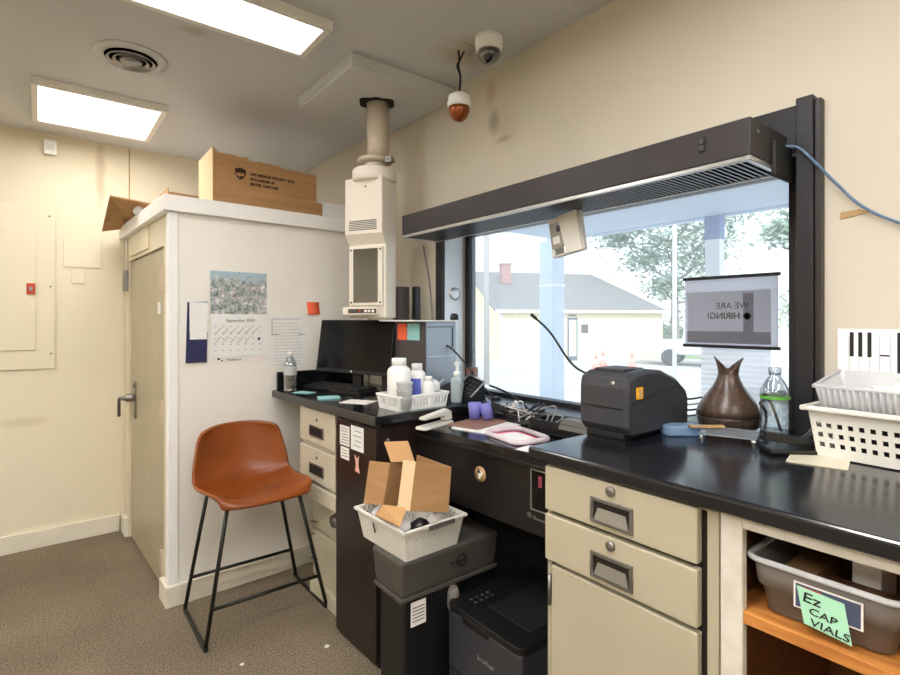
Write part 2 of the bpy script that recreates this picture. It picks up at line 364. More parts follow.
# ---- closet enclosure in the corner (own axes: x along its front, y into its depth)
CO = (.471, 2.733, 0); CR = R(2.6)
def closet(mb, name, m, **k): return struct(mb.build(name, m, loc=CO, rotz=CR, **k))
closet(B(.012, .012, 0, 1.10, .10, 1.90), 'wall_closet_front', 'closet')
cs = MB(); cs.box(.012, .1, 0, .09, .135, 1.90); cs.box(.012, 1.045, 0, .09, 1.19, 1.90); cs.box(.012, .135, 1.715, .09, 1.045, 1.90)
closet(cs, 'wall_closet_side', 'closet_side')
closet(B(.0, .0, .10, .045, .03, 1.87), 'trim_1', 'trim', bevel=.004)
tt = MB(); tt.box(-.022, -.022, 1.862, 1.10, .02, 1.937); tt.box(-.022, .02, 1.862, .02, 1.19, 1.937); tt.box(.02, .02, 1.90, 1.10, 1.17, 1.937)
closet(tt, 'trim_2', 'trim', bevel=.003)
bb = MB(); bb.box(-.012, -.012, 0, 1.06, .012, .10); bb.box(-.012, .012, 0, .012, .125, .10); bb.box(-.012, 1.05, 0, .012, 1.18, .115)
closet(bb, 'baseboard_closet', 'baseboard', bevel=.004)
closet(B(.02, 1.06, 1.70, .013, 1.075, 1.86), 'trim_3', 'gap') if False else None
door = struct(B(.022, .14, .008, .062, 1.04, 1.708).build('door_1', 'door', loc=CO, rotz=CR, bevel=.002))
lm = MB(); lm.box(.012, .872, .76, .022, .91, .98)
lp = lm.build('door_handle', 'steel', door, bevel=.002)
MB().lathe([(.022, 0), (.026, -.012), (.024, -.04), (.014, -.045), (.012, -.065)], (.012, .89, .885), axis='x').build('handle_rose', 'steel', lp)
MB().tube([(-.055, .885, .885), (-.055, .93, .885), (-.055, .955, .87), (-.055, .958, .77)], .009).build('lever', 'steel', lp)
B(.008, .878, .945, .012, .902, .965).build('keypad', 'black', lp)
for z in (.10, .84, 1.5):
    h = MB(); h.box(.008, .125, z, .022, .215, z + .10); h.tube([(.008, .135, z - .015), (.008, .135, z + .115)], .009)
    h.build('hinge', 'pipe', door, bevel=.002)
B(.014, .23, 1.38, .022, .28, 1.44).build('sticker', 'paper2', door)
jb = thing('junction_box', 'small grey metal box on the closet wall beside the beige door top', 'electrical box', CO, CR)
B(-.012, 1.06, 1.53, .012, 1.12, 1.66).build('housing', 'steel', jb, bevel=.003)
MB().tube([(.006, 1.07, 1.66), (.006, 1.07, 1.86)], .006).build('conduit', 'cream_plastic', jb)
pp = tag(B(.002, .46, 1.735, .012, 1.0, 1.855).build('cover_panel', 'closet_side', loc=CO, rotz=CR, bevel=.002), 'painted cover panel above the beige closet door', 'panel')

# ---- back wall: electrical panel, blank plates, sensor
BY = 3.94
ep = thing('electrical_panel', 'flush cream painted electrical panel with a small red latch on the back wall', 'electrical panel', (0, BY, 0))
B(-.75, -.012, 1.06, .071, 0, 2.02).build('cover_plate', 'wall_back', ep, bevel=.003)
dd = B(-.62, -.018, 1.172, -.019, -.012, 1.90).build('panel_door', 'wall_back', ep, bevel=.003)
la = B(-.062, -.026, 1.50, -.022, -.018, 1.565).build('latch', 'red', dd, bevel=.002); la['label'] = 'red latch'
B(-.05, -.032, 1.52, -.034, -.026, 1.545).build('latch_button', 'steel', la)
for x, z in ((.045, 1.97), (.05, 1.55), (.052, 1.15)): MB().lathe([(.006, 0), (.005, -.004), (0, -.005)], (x, -.012, z), 10, 'y').build('screw', 'steel', ep)
tag(B(.112, BY - .008, 1.675, .305, BY, 1.862).build('blank_plate', 'wall_back', bevel=.002), 'larger rectangular painted blank plate on the back wall', 'cover plate')
tag(B(.15, BY - .006, 1.575, .22, BY, 1.668).build('blank_plate', 'wall_back', bevel=.002), 'small painted blank plate hanging just below the larger one', 'cover plate')
ms = thing('motion_sensor', 'small white motion sensor high on the back wall', 'sensor', (.047, BY, 2.383))
B(-.032, -.035, -.045, .032, 0, .045).build('housing', 'white_plastic', ms, bevel=.008)
B(-.02, -.039, -.02, .02, -.034, .015).build('lens', 'offwhite_plastic', ms, bevel=.002)
tag(MB().tube([(.455, BY - .004, 2.46), (.455, BY - .004, 1.9)], .003, 6).build('alarm_cable', 'tape'), 'thin brown cable running down the back wall from the ceiling', 'cable')

# ---- ceiling fittings
def ceiling_light(x0, y0, x1, y1, label, m_l='lamp'):
    t = thing('ceiling_light', label, 'ceiling light', ((x0 + x1) / 2, (y0 + y1) / 2, CZ), 0, 'ceiling light panels')
    a, b = (x1 - x0) / 2, (y1 - y0) / 2; f = .028
    m = MB(); m.box(-a, -b, -.035, a, -b + f, 0); m.box(-a, b - f, -.035, a, b, 0); m.box(-a, -b + f, -.035, -a + f, b - f, 0); m.box(a - f, -b + f, -.035, a, b - f, 0)
    m.build('frame', 'lamp_frame', t, bevel=.002)
    B(-a + f, -b + f, -.026, a - f, b - f, -.004).build('diffuser', m_l, t)
ceiling_light(-.035, 3.05, .525, 3.64, 'lit square ceiling light panel farthest back, near the back wall')
ceiling_light(-.36, 1.80, .862, 2.08, 'long lit ceiling light panel cut by the top edge, nearer the camera')
ceiling_light(-1.75, 2.3, -.55 - .6, 2.9, 'added fill light panel over the left of the room, out of view', 'lamp_fill')
ceiling_light(-1.9, .3, -.7, .6, 'added unseen fill light panel left of the camera', 'lamp_fill')
ceiling_light(-.36, .35, .862, .64, 'added unseen fill light panel over the camera', 'lamp_fill')
ceiling_light(-1.9, -1.0, -.7, -.7, 'added unseen fill light panel behind and left of the camera', 'lamp_fill')
ceiling_light(-.1, -1.0, 1.1, -.7, 'added unseen fill light panel behind the camera over the counter aisle', 'lamp_fill')
ve = thing('ceiling_vent', 'round ceiling air diffuser with dark rings between the two light panels', 'air vent', (.305, 2.58, CZ))
MB().lathe([(.14, -.001), (.138, -.006), (.098, -.010)], seg=40).build('plate', 'ceiling', ve)
MB().lathe([(.098, -.0105), (.0, -.0105)], seg=32).build('throat', 'gap', ve)
for r in (.085, .062): MB().lathe([(r, -.012), (r + .008, -.022), (r + .004, -.025), (r - .006, -.014)], seg=32, caps=False).build('ring', 'steel', ve)
MB().lathe([(.045, -.014), (.04, -.026), (0, -.028)], seg=32).build('hub', 'steel', ve)
cb = thing('ceiling_box', 'shallow painted box fixed to the ceiling around the tube pipe', 'ceiling box', (1.30, 2.235, CZ))
B(-.275, -.275, -.056, .278, .29, 0).build('casing', 'ceiling', cb, bevel=.004)
B(-.281, -.281, -.045, .278, -.275, -.003).build('edge_moulding', 'ceiling', cb); B(-.281, -.275, -.045, -.275, .29, -.003).build('edge_moulding', 'ceiling', cb)

c1 = thing('dome_camera', 'white dome security camera with dark dome mounted flat on the ceiling', 'security camera', (1.395, 1.52, CZ)); c1.scale = (.88, .88, .88)
MB().lathe([(.062, 0), (.063, -.02), (.060, -.058), (.054, -.066)], seg=36).build('housing', 'white_plastic', c1)
MB().lathe([(.050, -.064), (.048, -.085), (.038, -.104), (.022, -.116), (0, -.12)], seg=32).build('dome', 'dome', c1)
MB().lathe([(.026, -.066), (.026, -.09), (.012, -.104), (0, -.104)], seg=20).build('camera_module', 'black', c1)
c2 = thing('dome_camera', 'white dome security camera with amber dome dangling by its cable', 'security camera', (1.365, 1.67, CZ))
MB().lathe([(.0, -.178), (.028, -.183), (.045, -.194), (.049, -.222), (.047, -.240)], (0, 0, 0), 32).build('housing', 'white_plastic', c2)
MB().lathe([(.044, -.236), (.043, -.258), (.033, -.280), (.018, -.294), (0, -.298)], seg=32).build('dome', 'dome_amber', c2)
MB().tube(smooth_path([(-.004, .0, 0), (.004, .004, -.04), (-.01, 0, -.07), (.004, -.003, -.11), (0, 0, -.183)]), .0045, 8).build('cord', 'cable_black', c2)
MB().tube(smooth_path([(.02, -.01, -.002), (.01, 0, -.03), (.0, .004, -.06), (.006, 0, -.10)]), .004, 8).build('plug', 'cable_black', c2)
MB().lathe([(.062, 0), (.06, -.004), (.02, -.004)], seg=24).build('mounting_ring', 'ceiling', c2)

# ---- pneumatic tube station
ST = thing('tube_station', 'cream pneumatic tube terminal hanging from the ceiling above the monitor', 'pneumatic tube station', (1.2235, 2.2045, 0), R(26.75))
# local: x points away from the room (depth), y to the left seen from the camera
dp = .13
up = MB(); up.prism([(0, 1.765), (0, 2.035), (dp, 2.035), (dp, 1.36), (.035, 1.36), (.035, 1.715)], -.0925, .122)
up.build('casing', 'cream_plastic', ST, bevel=.006)
B(.022, -.080, 1.42, .035, .112, 1.705).build('door_frame', 'cream_plastic', ST, bevel=.003)
B(.0195, -.055, 1.435, .0215, .085, 1.695).build('door_window', 'tinted', ST)
B(.0215, -.055, 1.435, .0225, .085, 1.695).build('dark_interior', 'charcoal_dark', ST)
pn = B(.0, -.055, 1.375, .035, .135, 1.412).build('control_panel', 'cream_plastic', ST, bevel=.003)
B(-.0015, -.06, 1.383, .0, .1, 1.403).build('display_strip', 'pc_front', pn)
for y in (-.05, -.028, -.008): B(-.003, y, 1.387, -.0015, y + .014, 1.399).build('button', 'paper2', pn)
for y in (.03, .06, .082): B(-.003, y, 1.388, -.0015, y + .01, 1.398).build('button', 'red' if y < .05 else 'grey', pn)
vs_ = MB()
for k in range(6): vs_.box(-.0015, -.062, 1.782 + k * .0085, 0, .095, 1.786 + k * .0085)
vs_.build('vent_slots', 'grey', ST)
for y, z in ((0, 1.99),): MB().lathe([(.005, 0), (.004, -.003)], (0, y, z), 10, 'x').build('screw', 'black', ST)
for y in (-.068, .099):
    for z in (1.435, 1.69): MB().lathe([(.005, 0), (.004, -.003)], (.022, y, z), 10, 'x').build('screw', 'black', ST)
MB().lathe([(.0, 2.02), (.105, 2.02), (.108, 2.03), (.108, 2.078), (.10, 2.085), (0, 2.085)], (.078, 0, 0), 40).build('collar', 'cream_plastic', ST)
MB().lathe([(.05, 2.08), (.05, 2.125)], (.078, 0, 0), 32).build('neck', 'cream_plastic', ST)
MB().lathe([(.052, 2.12), (.082, 2.12), (.085, 2.126), (.085, 2.136), (.082, 2.14), (.052, 2.14)], (.078, 0, 0), 36).build('flange', 'pipe', ST)
cl = MB(); cl.box(.04, -.115, 2.105, .075, -.08, 2.135); cl.tube([(.03, -.10, 2.12), (.10, -.10, 2.12)], .006); cl.build('clamp', 'steel', ST, bevel=.003)
MB().lathe([(.052, 2.13), (.054, 2.2), (.057, 2.43)], (.085, -.016, 0), 36).build('pipe', 'pipe', ST)
ri = MB()
prof = []
for i in range(30):
    a = 2 * pi * i / 30; prof.append(((.084 + .009 * sin(3 * a) + .006 * sin(7 * a + 1)) * cos(a) + .085, (.084 + .009 * sin(3 * a) + .006 * sin(7 * a + 1)) * sin(a) - .01))
ri.prism(prof, CZ - .062, CZ - .056, 'z'); ri.build('hole_seal', 'gap', ST)

# ------------------------------------------------------------------ window
wi = bpy.data.objects.new('window_1', None); COL.objects.link(wi); wi['kind'] = 'structure'; wi.location = (1.58, 1.27, 0)
def wl(x0, y0, z0, x1, y1, z1): return B(x0 - 1.58, y0 - 1.27, z0, x1 - 1.58, y1 - 1.27, z1)
wl(1.540, .466, .985, 1.60, .505, 1.925).build('post', 'bronze_dark', wi, bevel=.003)
wl(1.552, .452, .985, 1.58, .466, 1.915).build('post_trim', 'bronze', wi, bevel=.002)
wl(1.558, .498, 1.80, 1.60, 2.102, 1.914).build('header', 'bronze_dark', wi, bevel=.002)
wl(1.564, 2.052, 1.0, 1.585, 2.102, 1.915).build('post', 'bronze_dark', wi, bevel=.002)
wl(1.715, 2.018, .985, 1.76, 2.052, 1.82).build('stile', 'bronze_dark', wi, bevel=.002)
wl(1.70, .498, .985, 1.76, .575, 1.82).build('stile', 'bronze_dark', wi, bevel=.002)
wl(1.70, .575, 1.775, 1.76, 2.018, 1.82).build('rail', 'bronze_dark', wi, bevel=.002)
wl(1.70, .575, .985, 1.76, 2.018, 1.008).build('rail', 'bronze_dark', wi, bevel=.002)
wl(1.56, .90, .955, 1.70, 2.052, .988).build('window_sill', 'grille', wi, bevel=.003)
wl(1.732, .575, 1.008, 1.736, 2.018, 1.775).build('pane', 'glass', wi)
wl(1.585, 2.050, .99, 1.70, 2.074, 1.82).build('jamb_panel', 'jamb', wi)
MB().lathe([(.032, 0), (.032, -.006), (.024, -.010), (0, -.008)], (1.645 - 1.58, 2.05 - 1.27, 1.482), 28, 'y').build('round_speaker', 'alu', wi)

# ---- air curtain hood above the window
hd = thing('air_curtain', 'long dark bronze air curtain hood above the window', 'air curtain', (1.45, 1.29, 1.733))
hx0, hx1, hy0, hy1 = 1.33 - 1.45, 1.56 - 1.45, .53 - 1.29, 2.05 - 1.29
hm = MB(); hm.box(hx0, hy0, .012, hx1, hy1, .104); hm.build('casing', 'bronze', hd, bevel=.003)
g = MB(); g.box(hx0, hy0, 0, hx0 + .012, hy1, .012); g.box(hx1 - .03, hy0, 0, hx1 - .02, hy1, .012); g.box(hx0 + .012, hy0, 0, hx1 - .03, hy0 + .012, .012); g.box(hx0 + .012, hy1 - .012, 0, hx1 - .03, hy1, .012)
g.build('bottom_rim', 'alu', hd, bevel=.002)
g = MB(); n = 96
for k in range(n):
    y = hy0 + .012 + (hy1 - hy0 - .024) * k / n; g.box(hx0 + .012, y, .002, hx1 - .03, y + .006, .010)
g.build('intake_grille', 'grille', hd)
sw = B(hx0 - .002, hy0 + .105, .045, hx0, hy0 + .125, .085).build('rocker_switch', 'black', hd, bevel=.001)
B(hx0 - .005, hy0 + .109, .066, hx0 - .002, hy0 + .121, .080).build('rocker', 'charcoal', sw); B(hx0 - .004, hy0 + .109, .05, hx0 - .002, hy0 + .121, .062).build('rocker', 'charcoal', sw)
MB().lathe([(.005, 0), (.004, -.003)], (hx0 + .04, hy0, .075), 10, 'y').build('screw', 'steel', hd)
B(hx0 + .12, hy0 - .012, -.02, hx1 + .0, hy0, .07).build('end_bracket', 'black_matt', hd, bevel=.003)

# beige device clipped under the hood
M['window_grey'] = mat('smoky_grey_window', (150, 146, 138), .2)
bd = thing('detector_box', 'tilted beige plastic box with a clear window hanging under the hood', 'plastic box', (1.49, 1.20, 1.725)); bd.rotation_euler = (R(-9), 0, R(4)); bd.scale = (1.15, 1.15, 1.15)
m_ = MB(); m_.box(-.03, -.055, -.125, -.005, .062, 0); m_.build('housing', 'offwhite_plastic', bd, bevel=.006)
m_ = MB(); m_.prism([(-.052, -.125), (.005, -.125), (.022, 0), (-.052, 0)], -.036, -.03, 'x'); m_.build('cover', 'offwhite_plastic', bd, bevel=.003)
B(-.034, .006, -.098, -.030, .055, -.018).build('clear_window', 'window_grey', bd, bevel=.001)
B(-.0345, .012, -.05, -.034, .03, -.03).build('window_part', 'charcoal', bd); B(-.0345, .022, -.085, -.034, .048, -.062).build('window_part', 'offwhite_plastic', bd)
B(-.0325, .010, -.118, -.0302, .05, -.1).build('lower_window', 'clear', bd, bevel=.001)

# sign hanging on the glass
sg = thing('hiring_sign', 'hiring sign seen from behind, hanging on the window between two black bars', 'sign', (1.715, .748, 1.264))
B(-.001, -.141, .0, .001, .141, .222).build('sheet', 'frost_white', sg)
B(-.002, -.122, .012, -.001, .133, .178).build('printed_panel', 'grey_ink', sg)
M['sheet_lit'] = frosted('thin_white_sheet', (240, 240, 244), .85, tl=.75); sg.children[0].data.materials[0] = M['sheet_lit']; M['sign_grey'] = frosted('sign_grey_print', (232, 232, 238), .85, tl=.8); M['sign_grey2'] = frosted('sign_darker_print', (214, 214, 222), .85, tl=.8)
sg.children[1].data.materials[0] = M['sign_grey']
B(-.0025, -.122, .012, -.002, .133, .05).build('lower_band', 'sign_grey2', sg)
B(-.0025, -.074, .05, -.002, -.044, .168).build('vertical_band', 'sign_grey2', sg)
for z0 in (-.004, .218): B(-.006, -.147, z0, .006, .147, z0 + .01).build('hanging_bar', 'black', sg, bevel=.001)
text('WE ARE', .028, 'grey', sg, (-.0035, -.062, .122), (0, 1, 0), UP, sx=1.0)
text('HIRING!', .028, 'grey', sg, (-.0035, -.036, .090), (0, 1, 0), UP, sx=1.0, bold=.0006)
MB().lathe([(.012, 0), (.009, 0), (.009, -.001), (.012, -.001), (.012, 0)], (-.0026, -.056, .098), 20, 'x').build('round_logo', 'grey', sg)
rs = thing('window_sheet', 'white corrugated sheet on the glass below the hiring sign', 'plastic sheet', (1.725, .735, 1.06))
gm = MB()
gm.grid(lambda u, v: (-.002 * cos(v * 2 * pi * 12), -.105 + .21 * u, .2 * v), 1, 120, smooth=True); gm.build('sheet', 'sheet_lit', rs)

# ------------------------------------------------------------------ left desk unit (axes of its own)
LO = (1.0, 1.727, 0); LR = R(2.2)
def LU(q, s, z=.981): return (LO[0] + q * cos(LR) - s * sin(LR), LO[1] + q * sin(LR) + s * cos(LR), z)
lc = thing('desk_countertop', 'black laminate countertop of the left desk under the monitor', 'countertop', LO, LR)
B(0, 0, .945, .56, 1.005, .981).build('slab', 'laminate', lc, bevel=.004)
B(-.003, .0, .946, .0, 1.005, .979).build('edge_band', 'laminate_edge', lc, bevel=.001)
B(.02, .985, .981, .54, 1.005, 1.075).build('backsplash', 'laminate', lc, bevel=.003)
bc = thing('storage_cabinet', 'tall dark brown cabinet with taped notes under the left desk', 'cabinet', LO, LR)
B(.03, .02, 0, .54, .346, .944).build('body', 'cab_black', bc, bevel=.003)
B(.018, .022, .02, .03, .344, .93).build('front_panel', 'cab_black', bc, bevel=.003)
MB().lathe([(.007, 0), (.007, -.006), (.004, -.008)], (.07, .02, .88), 14, 'y').build('lock', 'steel', bc)
def note(parent_loc, rot, q, s0, z0, s1, z1, m, label, grp, lines=5, name='note', tilt=0):
    t = thing(name, label, 'note', (parent_loc[0], parent_loc[1], 0), rot, grp)
    B(q - .001, s0, z0, q, s1, z1).build('sheet', m, t)
    k = MB()
    for i in range(lines):
        z = z1 - (z1 - z0) * (i + 1) / (lines + 1); a = (s1 - s0) * .12
        k.box(q - .0016, s0 + a + random.random() * a, z - .0012, q - .001, s1 - a - random.random() * a * 2, z + .0012)
    if lines: k.build('print_lines', 'grey', t)
    return t
note(LO, LR, .018, .226, .822, .306, .905, 'paper2', 'small white note, upper left of those taped on the dark cabinet', 'notes taped on the dark cabinet', 6)
note(LO, LR, .018, .114, .818, .214, .917, 'paper', 'white note, upper right of those taped on the dark cabinet', 'notes taped on the dark cabinet', 4)
note(LO, LR, .018, .23, .765, .30, .815, 'paper2', 'lavender-white note below the upper left one on the dark cabinet', 'notes taped on the dark cabinet', 3)
M['salmon'] = mat('salmon_paper', (232, 178, 160), .6)
k = MB(); k.prism([(.145, .73), (.18, .735), (.172, .762), (.184, .80), (.166, .785), (.150, .80), (.155, .762)], .0165, .018, 'x')
tag(k.build('bunny_sticker', 'salmon', loc=LO, rotz=LR), 'small pink rabbit-shaped cutout stuck below the notes on the dark cabinet', 'sticker')

fc = thing('file_cabinet', 'cream metal file cabinet with two drawers and a safe door under the left desk', 'file cabinet', LO, LR)
m_ = MB(); m_.box(.10, .35, .0, .50, .72, .565); m_.box(.04, .35, .565, .50, .72, .944)
m_.build('body', 'beige_light', fc, bevel=.002)
for z0, z1 in ((.775, .935), (.60, .755)):
    d = B(.02, .36, z0, .04, .712, z1).build('drawer', 'beige_light', fc, bevel=.004)
    h = MB(); h.box(.014, .46, z0 + .035, .02, .60, z0 + .085); h.build('handle', 'steel', d, bevel=.002)
    B(.0125, .47, z0 + .042, .0142, .59, z0 + .078).build('handle_recess', 'gap', h and d)
    MB().lathe([(.008, 0), (.007, -.004), (0, -.005)], (.02, .53, z0 + .115), 12, 'x').build('lock', 'steel', d)
B(.015, .35, .515, .04, .72, .585).build('ledge', 'beige_light', fc, bevel=.004)
sd = B(.088, .36, .34, .102, .712, .505).build('safe_door', 'beige_light', fc, bevel=.003)
MB().lathe([(.036, 0), (.036, -.012), (.03, -.016), (.028, -.04), (.024, -.044), (0, -.044)], (.088, .43, .445), 30, 'x').build('dial', 'steel', sd)
B(.078, .35, .26, .10, .72, .325).build('ledge', 'beige_light', fc, bevel=.004)
B(.09, .36, .10, .102, .712, .25).build('lower_door', 'beige_light', fc, bevel=.003)
B(.075, .35, .0, .10, .72, .07).build('plinth', 'beige_light', fc, bevel=.003)
for z in (.36, .30, .18): MB().tube([(.10, .705, z), (.07, .70, z), (.07, .67, z + .01), (.10, .66, z)], .004, 8).build('bail_hook', 'steel', fc)
tag(B(.20, .80, .60, .30, .84, .80).build('small_carton', 'card', loc=LO, rotz=LR, bevel=.002), 'small brown carton beside the cream file cabinet under the desk', 'box') if False else None

# monitor
MR = R(19.5)
mo = thing('monitor', 'black flat computer monitor on the left desk in front of the closet wall', 'monitor', (1.2335, 2.375, .981), MR)
# local: y along screen width, screen faces -x ; tilt built in
def tl(x, y, z):  # lean back by 10 degrees about the bottom edge z=.1
    a = R(9); return (x * cos(a) + (z - .1) * sin(a), y, .1 + (z - .1) * cos(a) - x * sin(a))
def tb(x0, y0, z0, x1, y1, z1):
    m = MB(); m.hexa([tl(*p) for p in [(x0, y0, z0), (x1, y0, z0), (x1, y1, z0), (x0, y1, z0), (x0, y0, z1), (x1, y0, z1), (x1, y1, z1), (x0, y1, z1)]]); return m
tb(0, -.25, .098, .03, .25, .373).build('housing', 'black', mo, bevel=.003)
tb(-.002, -.243, .118, .0, .243, .368).build('screen', 'screen', mo)
MB().lathe([(.007, 0), (.007, -.002), (0, -.002)], (tl(-.001, 0, .108)), 16, 'x').build('round_logo', 'alu', mo)
MB().box(.045, -.03, .01, .065, .03, .22).build('stand_neck', 'black', mo, bevel=.004)
MB().prism(rrect(-.06, -.11, .12, .11, .03), .0, .012, 'z').build('stand_base', 'black', mo, bevel=.002)

kb = thing('keyboard', 'black computer keyboard on the left desk in front of the monitor', 'keyboard', LU(.26, .77), R(16))
MB().hexa([(-.06, -.21, .002), (.07, -.21, .002), (.07, .21, .002), (-.06, .21, .002), (-.06, -.21, .014), (.07, -.21, .026), (.07, .21, .026), (-.06, .21, .014)]).build('body', 'black', kb, bevel=.003)
k = MB()
for i in range(5):
    for j in range(17):
        x = -.05 + i * .0225; y = -.198 + j * .0235; z = .0155 + (x + .06) * .09
        k.box(x, y, z, x + .018, y + .019, z + .006)
k.build('keys', 'charcoal_dark', kb)
tag(MB().prism(rrect(-.03, -.02, .03, .02, .015), 0, .03, 'z').build('computer_mouse', 'cream_plastic', loc=LU(.39, .76), rotz=R(20), bevel=.01), 'pale computer mouse lying behind the keyboard', 'mouse')
for (q, s, rr, lab, z) in ((.085, .80, 25, 'pale teal paper pad left of the keyboard at the desk edge', .003), (.09, .55, 70, 'pale teal sticky pad in front of the keyboard', .008)):
    tag(B(-.03, -.05, 0, .03, .05, z).build('paper_pad', 'teal_note', loc=LU(q, s), rotz=LR + R(rr), bevel=.001), lab, 'paper pad')
tag(B(-.05, -.07, 0, .05, .07, .002).build('paper_sheet', 'paper2', loc=LU(.14, .36), rotz=LR + R(30)), 'white paper sheet between the keyboard and the basket of bottles', 'paper')

def bottle(name, label, loc, r, h, cap, liquid='clear', label_m=None, lab=(0, 0), ribs=False, group=None):
    t = thing(name, label, 'bottle', loc, 0, group)
    pr = [(r * .85, 0), (r, .006)]
    n = 9
    for i in range(n + 1):
        z = .006 + (h * .66 - .006) * i / n
        pr.append((r * (.94 if (ribs and i % 2 and not (lab[0] - .01 < z < lab[1] + .01)) else 1), z))
    pr += [(r * .9, h * .72), (r * .62, h * .82), (r * .38, h * .88), (r * .36, h * .92)]
    MB().lathe(pr, seg=24).build('body', liquid, t)
    MB().lathe([(r * .42, h * .91), (r * .43, h * .99), (r * .38, h), (0, h)], seg=20).build('cap', cap, t)
    if label_m: MB().lathe([(r * 1.01, lab[0]), (r * 1.01, lab[1])], seg=24, caps=False).build('label_band', label_m, t)
    return t
bottle('water_bottle', 'clear water bottle on the left desk beside the closet wall', LU(.055, .905), .033, .205, 'white_plastic', 'clear', 'frost_white', (.085, .13), True)
bottle('water_bottle', 'clear water bottle with a green label band beside the vase-shaped diffuser', (1.49, .535, 1.036), .034, .192, 'clear', 'clear', 'label_green', (.112, .119), True)

# small white basket with bottles
def lattice_basket(t, x0, y0, x1, y1, h, m, flare=.01, nu=14, nv=5, hole=None, rim=.008, th=.0025, rnd=0):
    """open basket with perforated walls; wall, base and rim are parts"""
    bx = (x0 + flare, y0 + flare, x1 - flare, y1 - flare); tp = (x0, y0, x1, y1)
    def c(a, i): return [(a[0], a[1]), (a[2], a[1]), (a[2], a[3]), (a[0], a[3])][i % 4]
    w_ = MB()
    for i in range(4):
        L = math.dist(c(tp, i), c(tp, i + 1)); n = max(3, int(nu * L / max(x1 - x0, y1 - y0))) | 1
        def fn(u, v, i=i):
            a, b, d, e = c(bx, i), c(bx, i + 1), c(tp, i), c(tp, i + 1)
            return ((a[0] * (1 - u) + b[0] * u) * (1 - v) + (d[0] * (1 - u) + e[0] * u) * v, (a[1] * (1 - u) + b[1] * u) * (1 - v) + (d[1] * (1 - u) + e[1] * u) * v, h * v)
        w_.grid(fn, n, nv, (lambda i_, j_, n=n: 0 < i_ < n - 1 and hole(i_, j_, nv)) if hole else None)
    w_.build('wall', m, t, thick=th, weld=True)
    B(bx[0], bx[1], 0, bx[2], bx[3], th).build('base', m, t)
    r_ = MB(); R2 = rim
    r_.box(x0 - R2, y0 - R2, h - .008, x1 + R2, y0, h + .003); r_.box(x0 - R2, y1, h - .008, x1 + R2, y1 + R2, h + .003)
    r_.box(x0 - R2, y0, h - .008, x0, y1, h + .003); r_.box(x1, y0, h - .008, x1 + R2, y1, h + .003)
    r_.build('rim', m, t, bevel=.003)
slot = lambda i, j, nv: i % 2 == 1 and 0 < j < nv - 1
wb = thing('plastic_basket', 'small white slotted basket of pill bottles on the left desk', 'basket', LU(.255, .10), LR)
lattice_basket(wb, -.13, -.075, .13, .085, .06, 'white_plastic', .008, 31, 4, slot, .004)
def pill(label, q, s, r, h, lab=None, capr=.62, z=.985):
    t = thing('pill_bottle', label, 'bottle', LU(q, s, z), 0, 'white bottles in the small basket')
    MB().lathe([(r * .95, 0), (r, .004), (r, h * .72), (r * .93, h * .78), (r * .62, h * .84), (r * .6, h * .86)], seg=28).build('body', 'white_plastic', t)
    MB().lathe([(r * capr, h * .85), (r * capr, h * .99), (r * capr * .95, h), (0, h)], seg=28).build('cap', 'white_plastic', t)
    if lab:
        MB().grid(lambda u, v: ((r + .0008) * cos(R(150 + 110 * u)), (r + .0008) * sin(R(150 + 110 * u)), h * (.2 + .45 * v)), 10, 1, smooth=True).build('label', lab, t)
pill('tallest white pill bottle in the small basket', .19, .115, .05, .205)
pill('white pill bottle with a blue label just right of the tallest one', .295, .13, .038, .175, 'label_blue')
pill('short white pill bottle at the right front of the small basket', .30, .055, .026, .125)
tc_ = thing('cup_stack', 'stack of frosted white cups at the left of the small basket', 'cups', LU(.165, .02 + .02, .985), 0)
for k in range(3): MB().lathe([(.026, .004 + k * .03), (.034, .05 + k * .03), (.036, .052 + k * .03)], seg=24).build('cup', 'frost_white', tc_)
t = thing('cotton_tub', 'round clear tub of white cotton at the right end of the small basket', 'tub', LU(.352, .10, .985), 0)
MB().lathe([(.03, 0), (.034, .002), (.036, .06)], seg=24).build('tub', 'frost_white', t)
MB().lathe([(.034, .055), (.038, .075), (.032, .095), (.015, .105), (0, .106)], seg=20).build('cotton', 'white_plastic', t)

# tower computer / small cabinet on the desk
pc = thing('computer_tower', 'dark tower computer with a metal side standing on the left desk against the wall', 'computer', (1.366, 1.914, .981), LR)
B(.006, .0, 0, .185, .36, .362).build('case', 'pc_side', pc, bevel=.003)
B(0, .002, .0, .006, .36, .362).build('front_panel', 'pc_front', pc, bevel=.002)
for z in (.335, .20): B(.01, -.002, z, .175, 0, z + .004).build('panel_seam', 'alu' if z < .3 else 'charcoal', pc)
B(.16, -.003, .24, .166, 0, .33).build('vent_slot', 'charcoal', pc)
tag(B(-.045, .0, 0, .19, .30, .006).build('paper_stack', 'paper', loc=(1.35, 1.90, 1.3435), rotz=LR), 'white papers lying on top of the tower computer', 'papers')
for y0, y1, m_n, nm in ((.04, .135, 'teal_note', 'teal'), (.14, .215, 'orange_note', 'orange')):
    tag(B(-.002, y0, .275, -.0004, y1, .352).build('sticky_note', m_n, loc=(1.366, 1.914, .981), rotz=LR), nm + ' sticky note hanging on the front of the tower computer', 'note')
fo = thing('pen_organizer', 'narrow dark organizer box on the papers over the tower computer', 'organizer', (1.42, 2.195, 1.3505), LR)
B(-.03, -.03, 0, .03, .03, .165).build('box', 'pc_front', fo, bevel=.003)
tag(B(1.445, 2.105, 1.3505, 1.475, 2.135, 1.515).build('brochure', 'black', bevel=.001), 'black brochure standing behind the organizer box beside the wall', 'brochure')
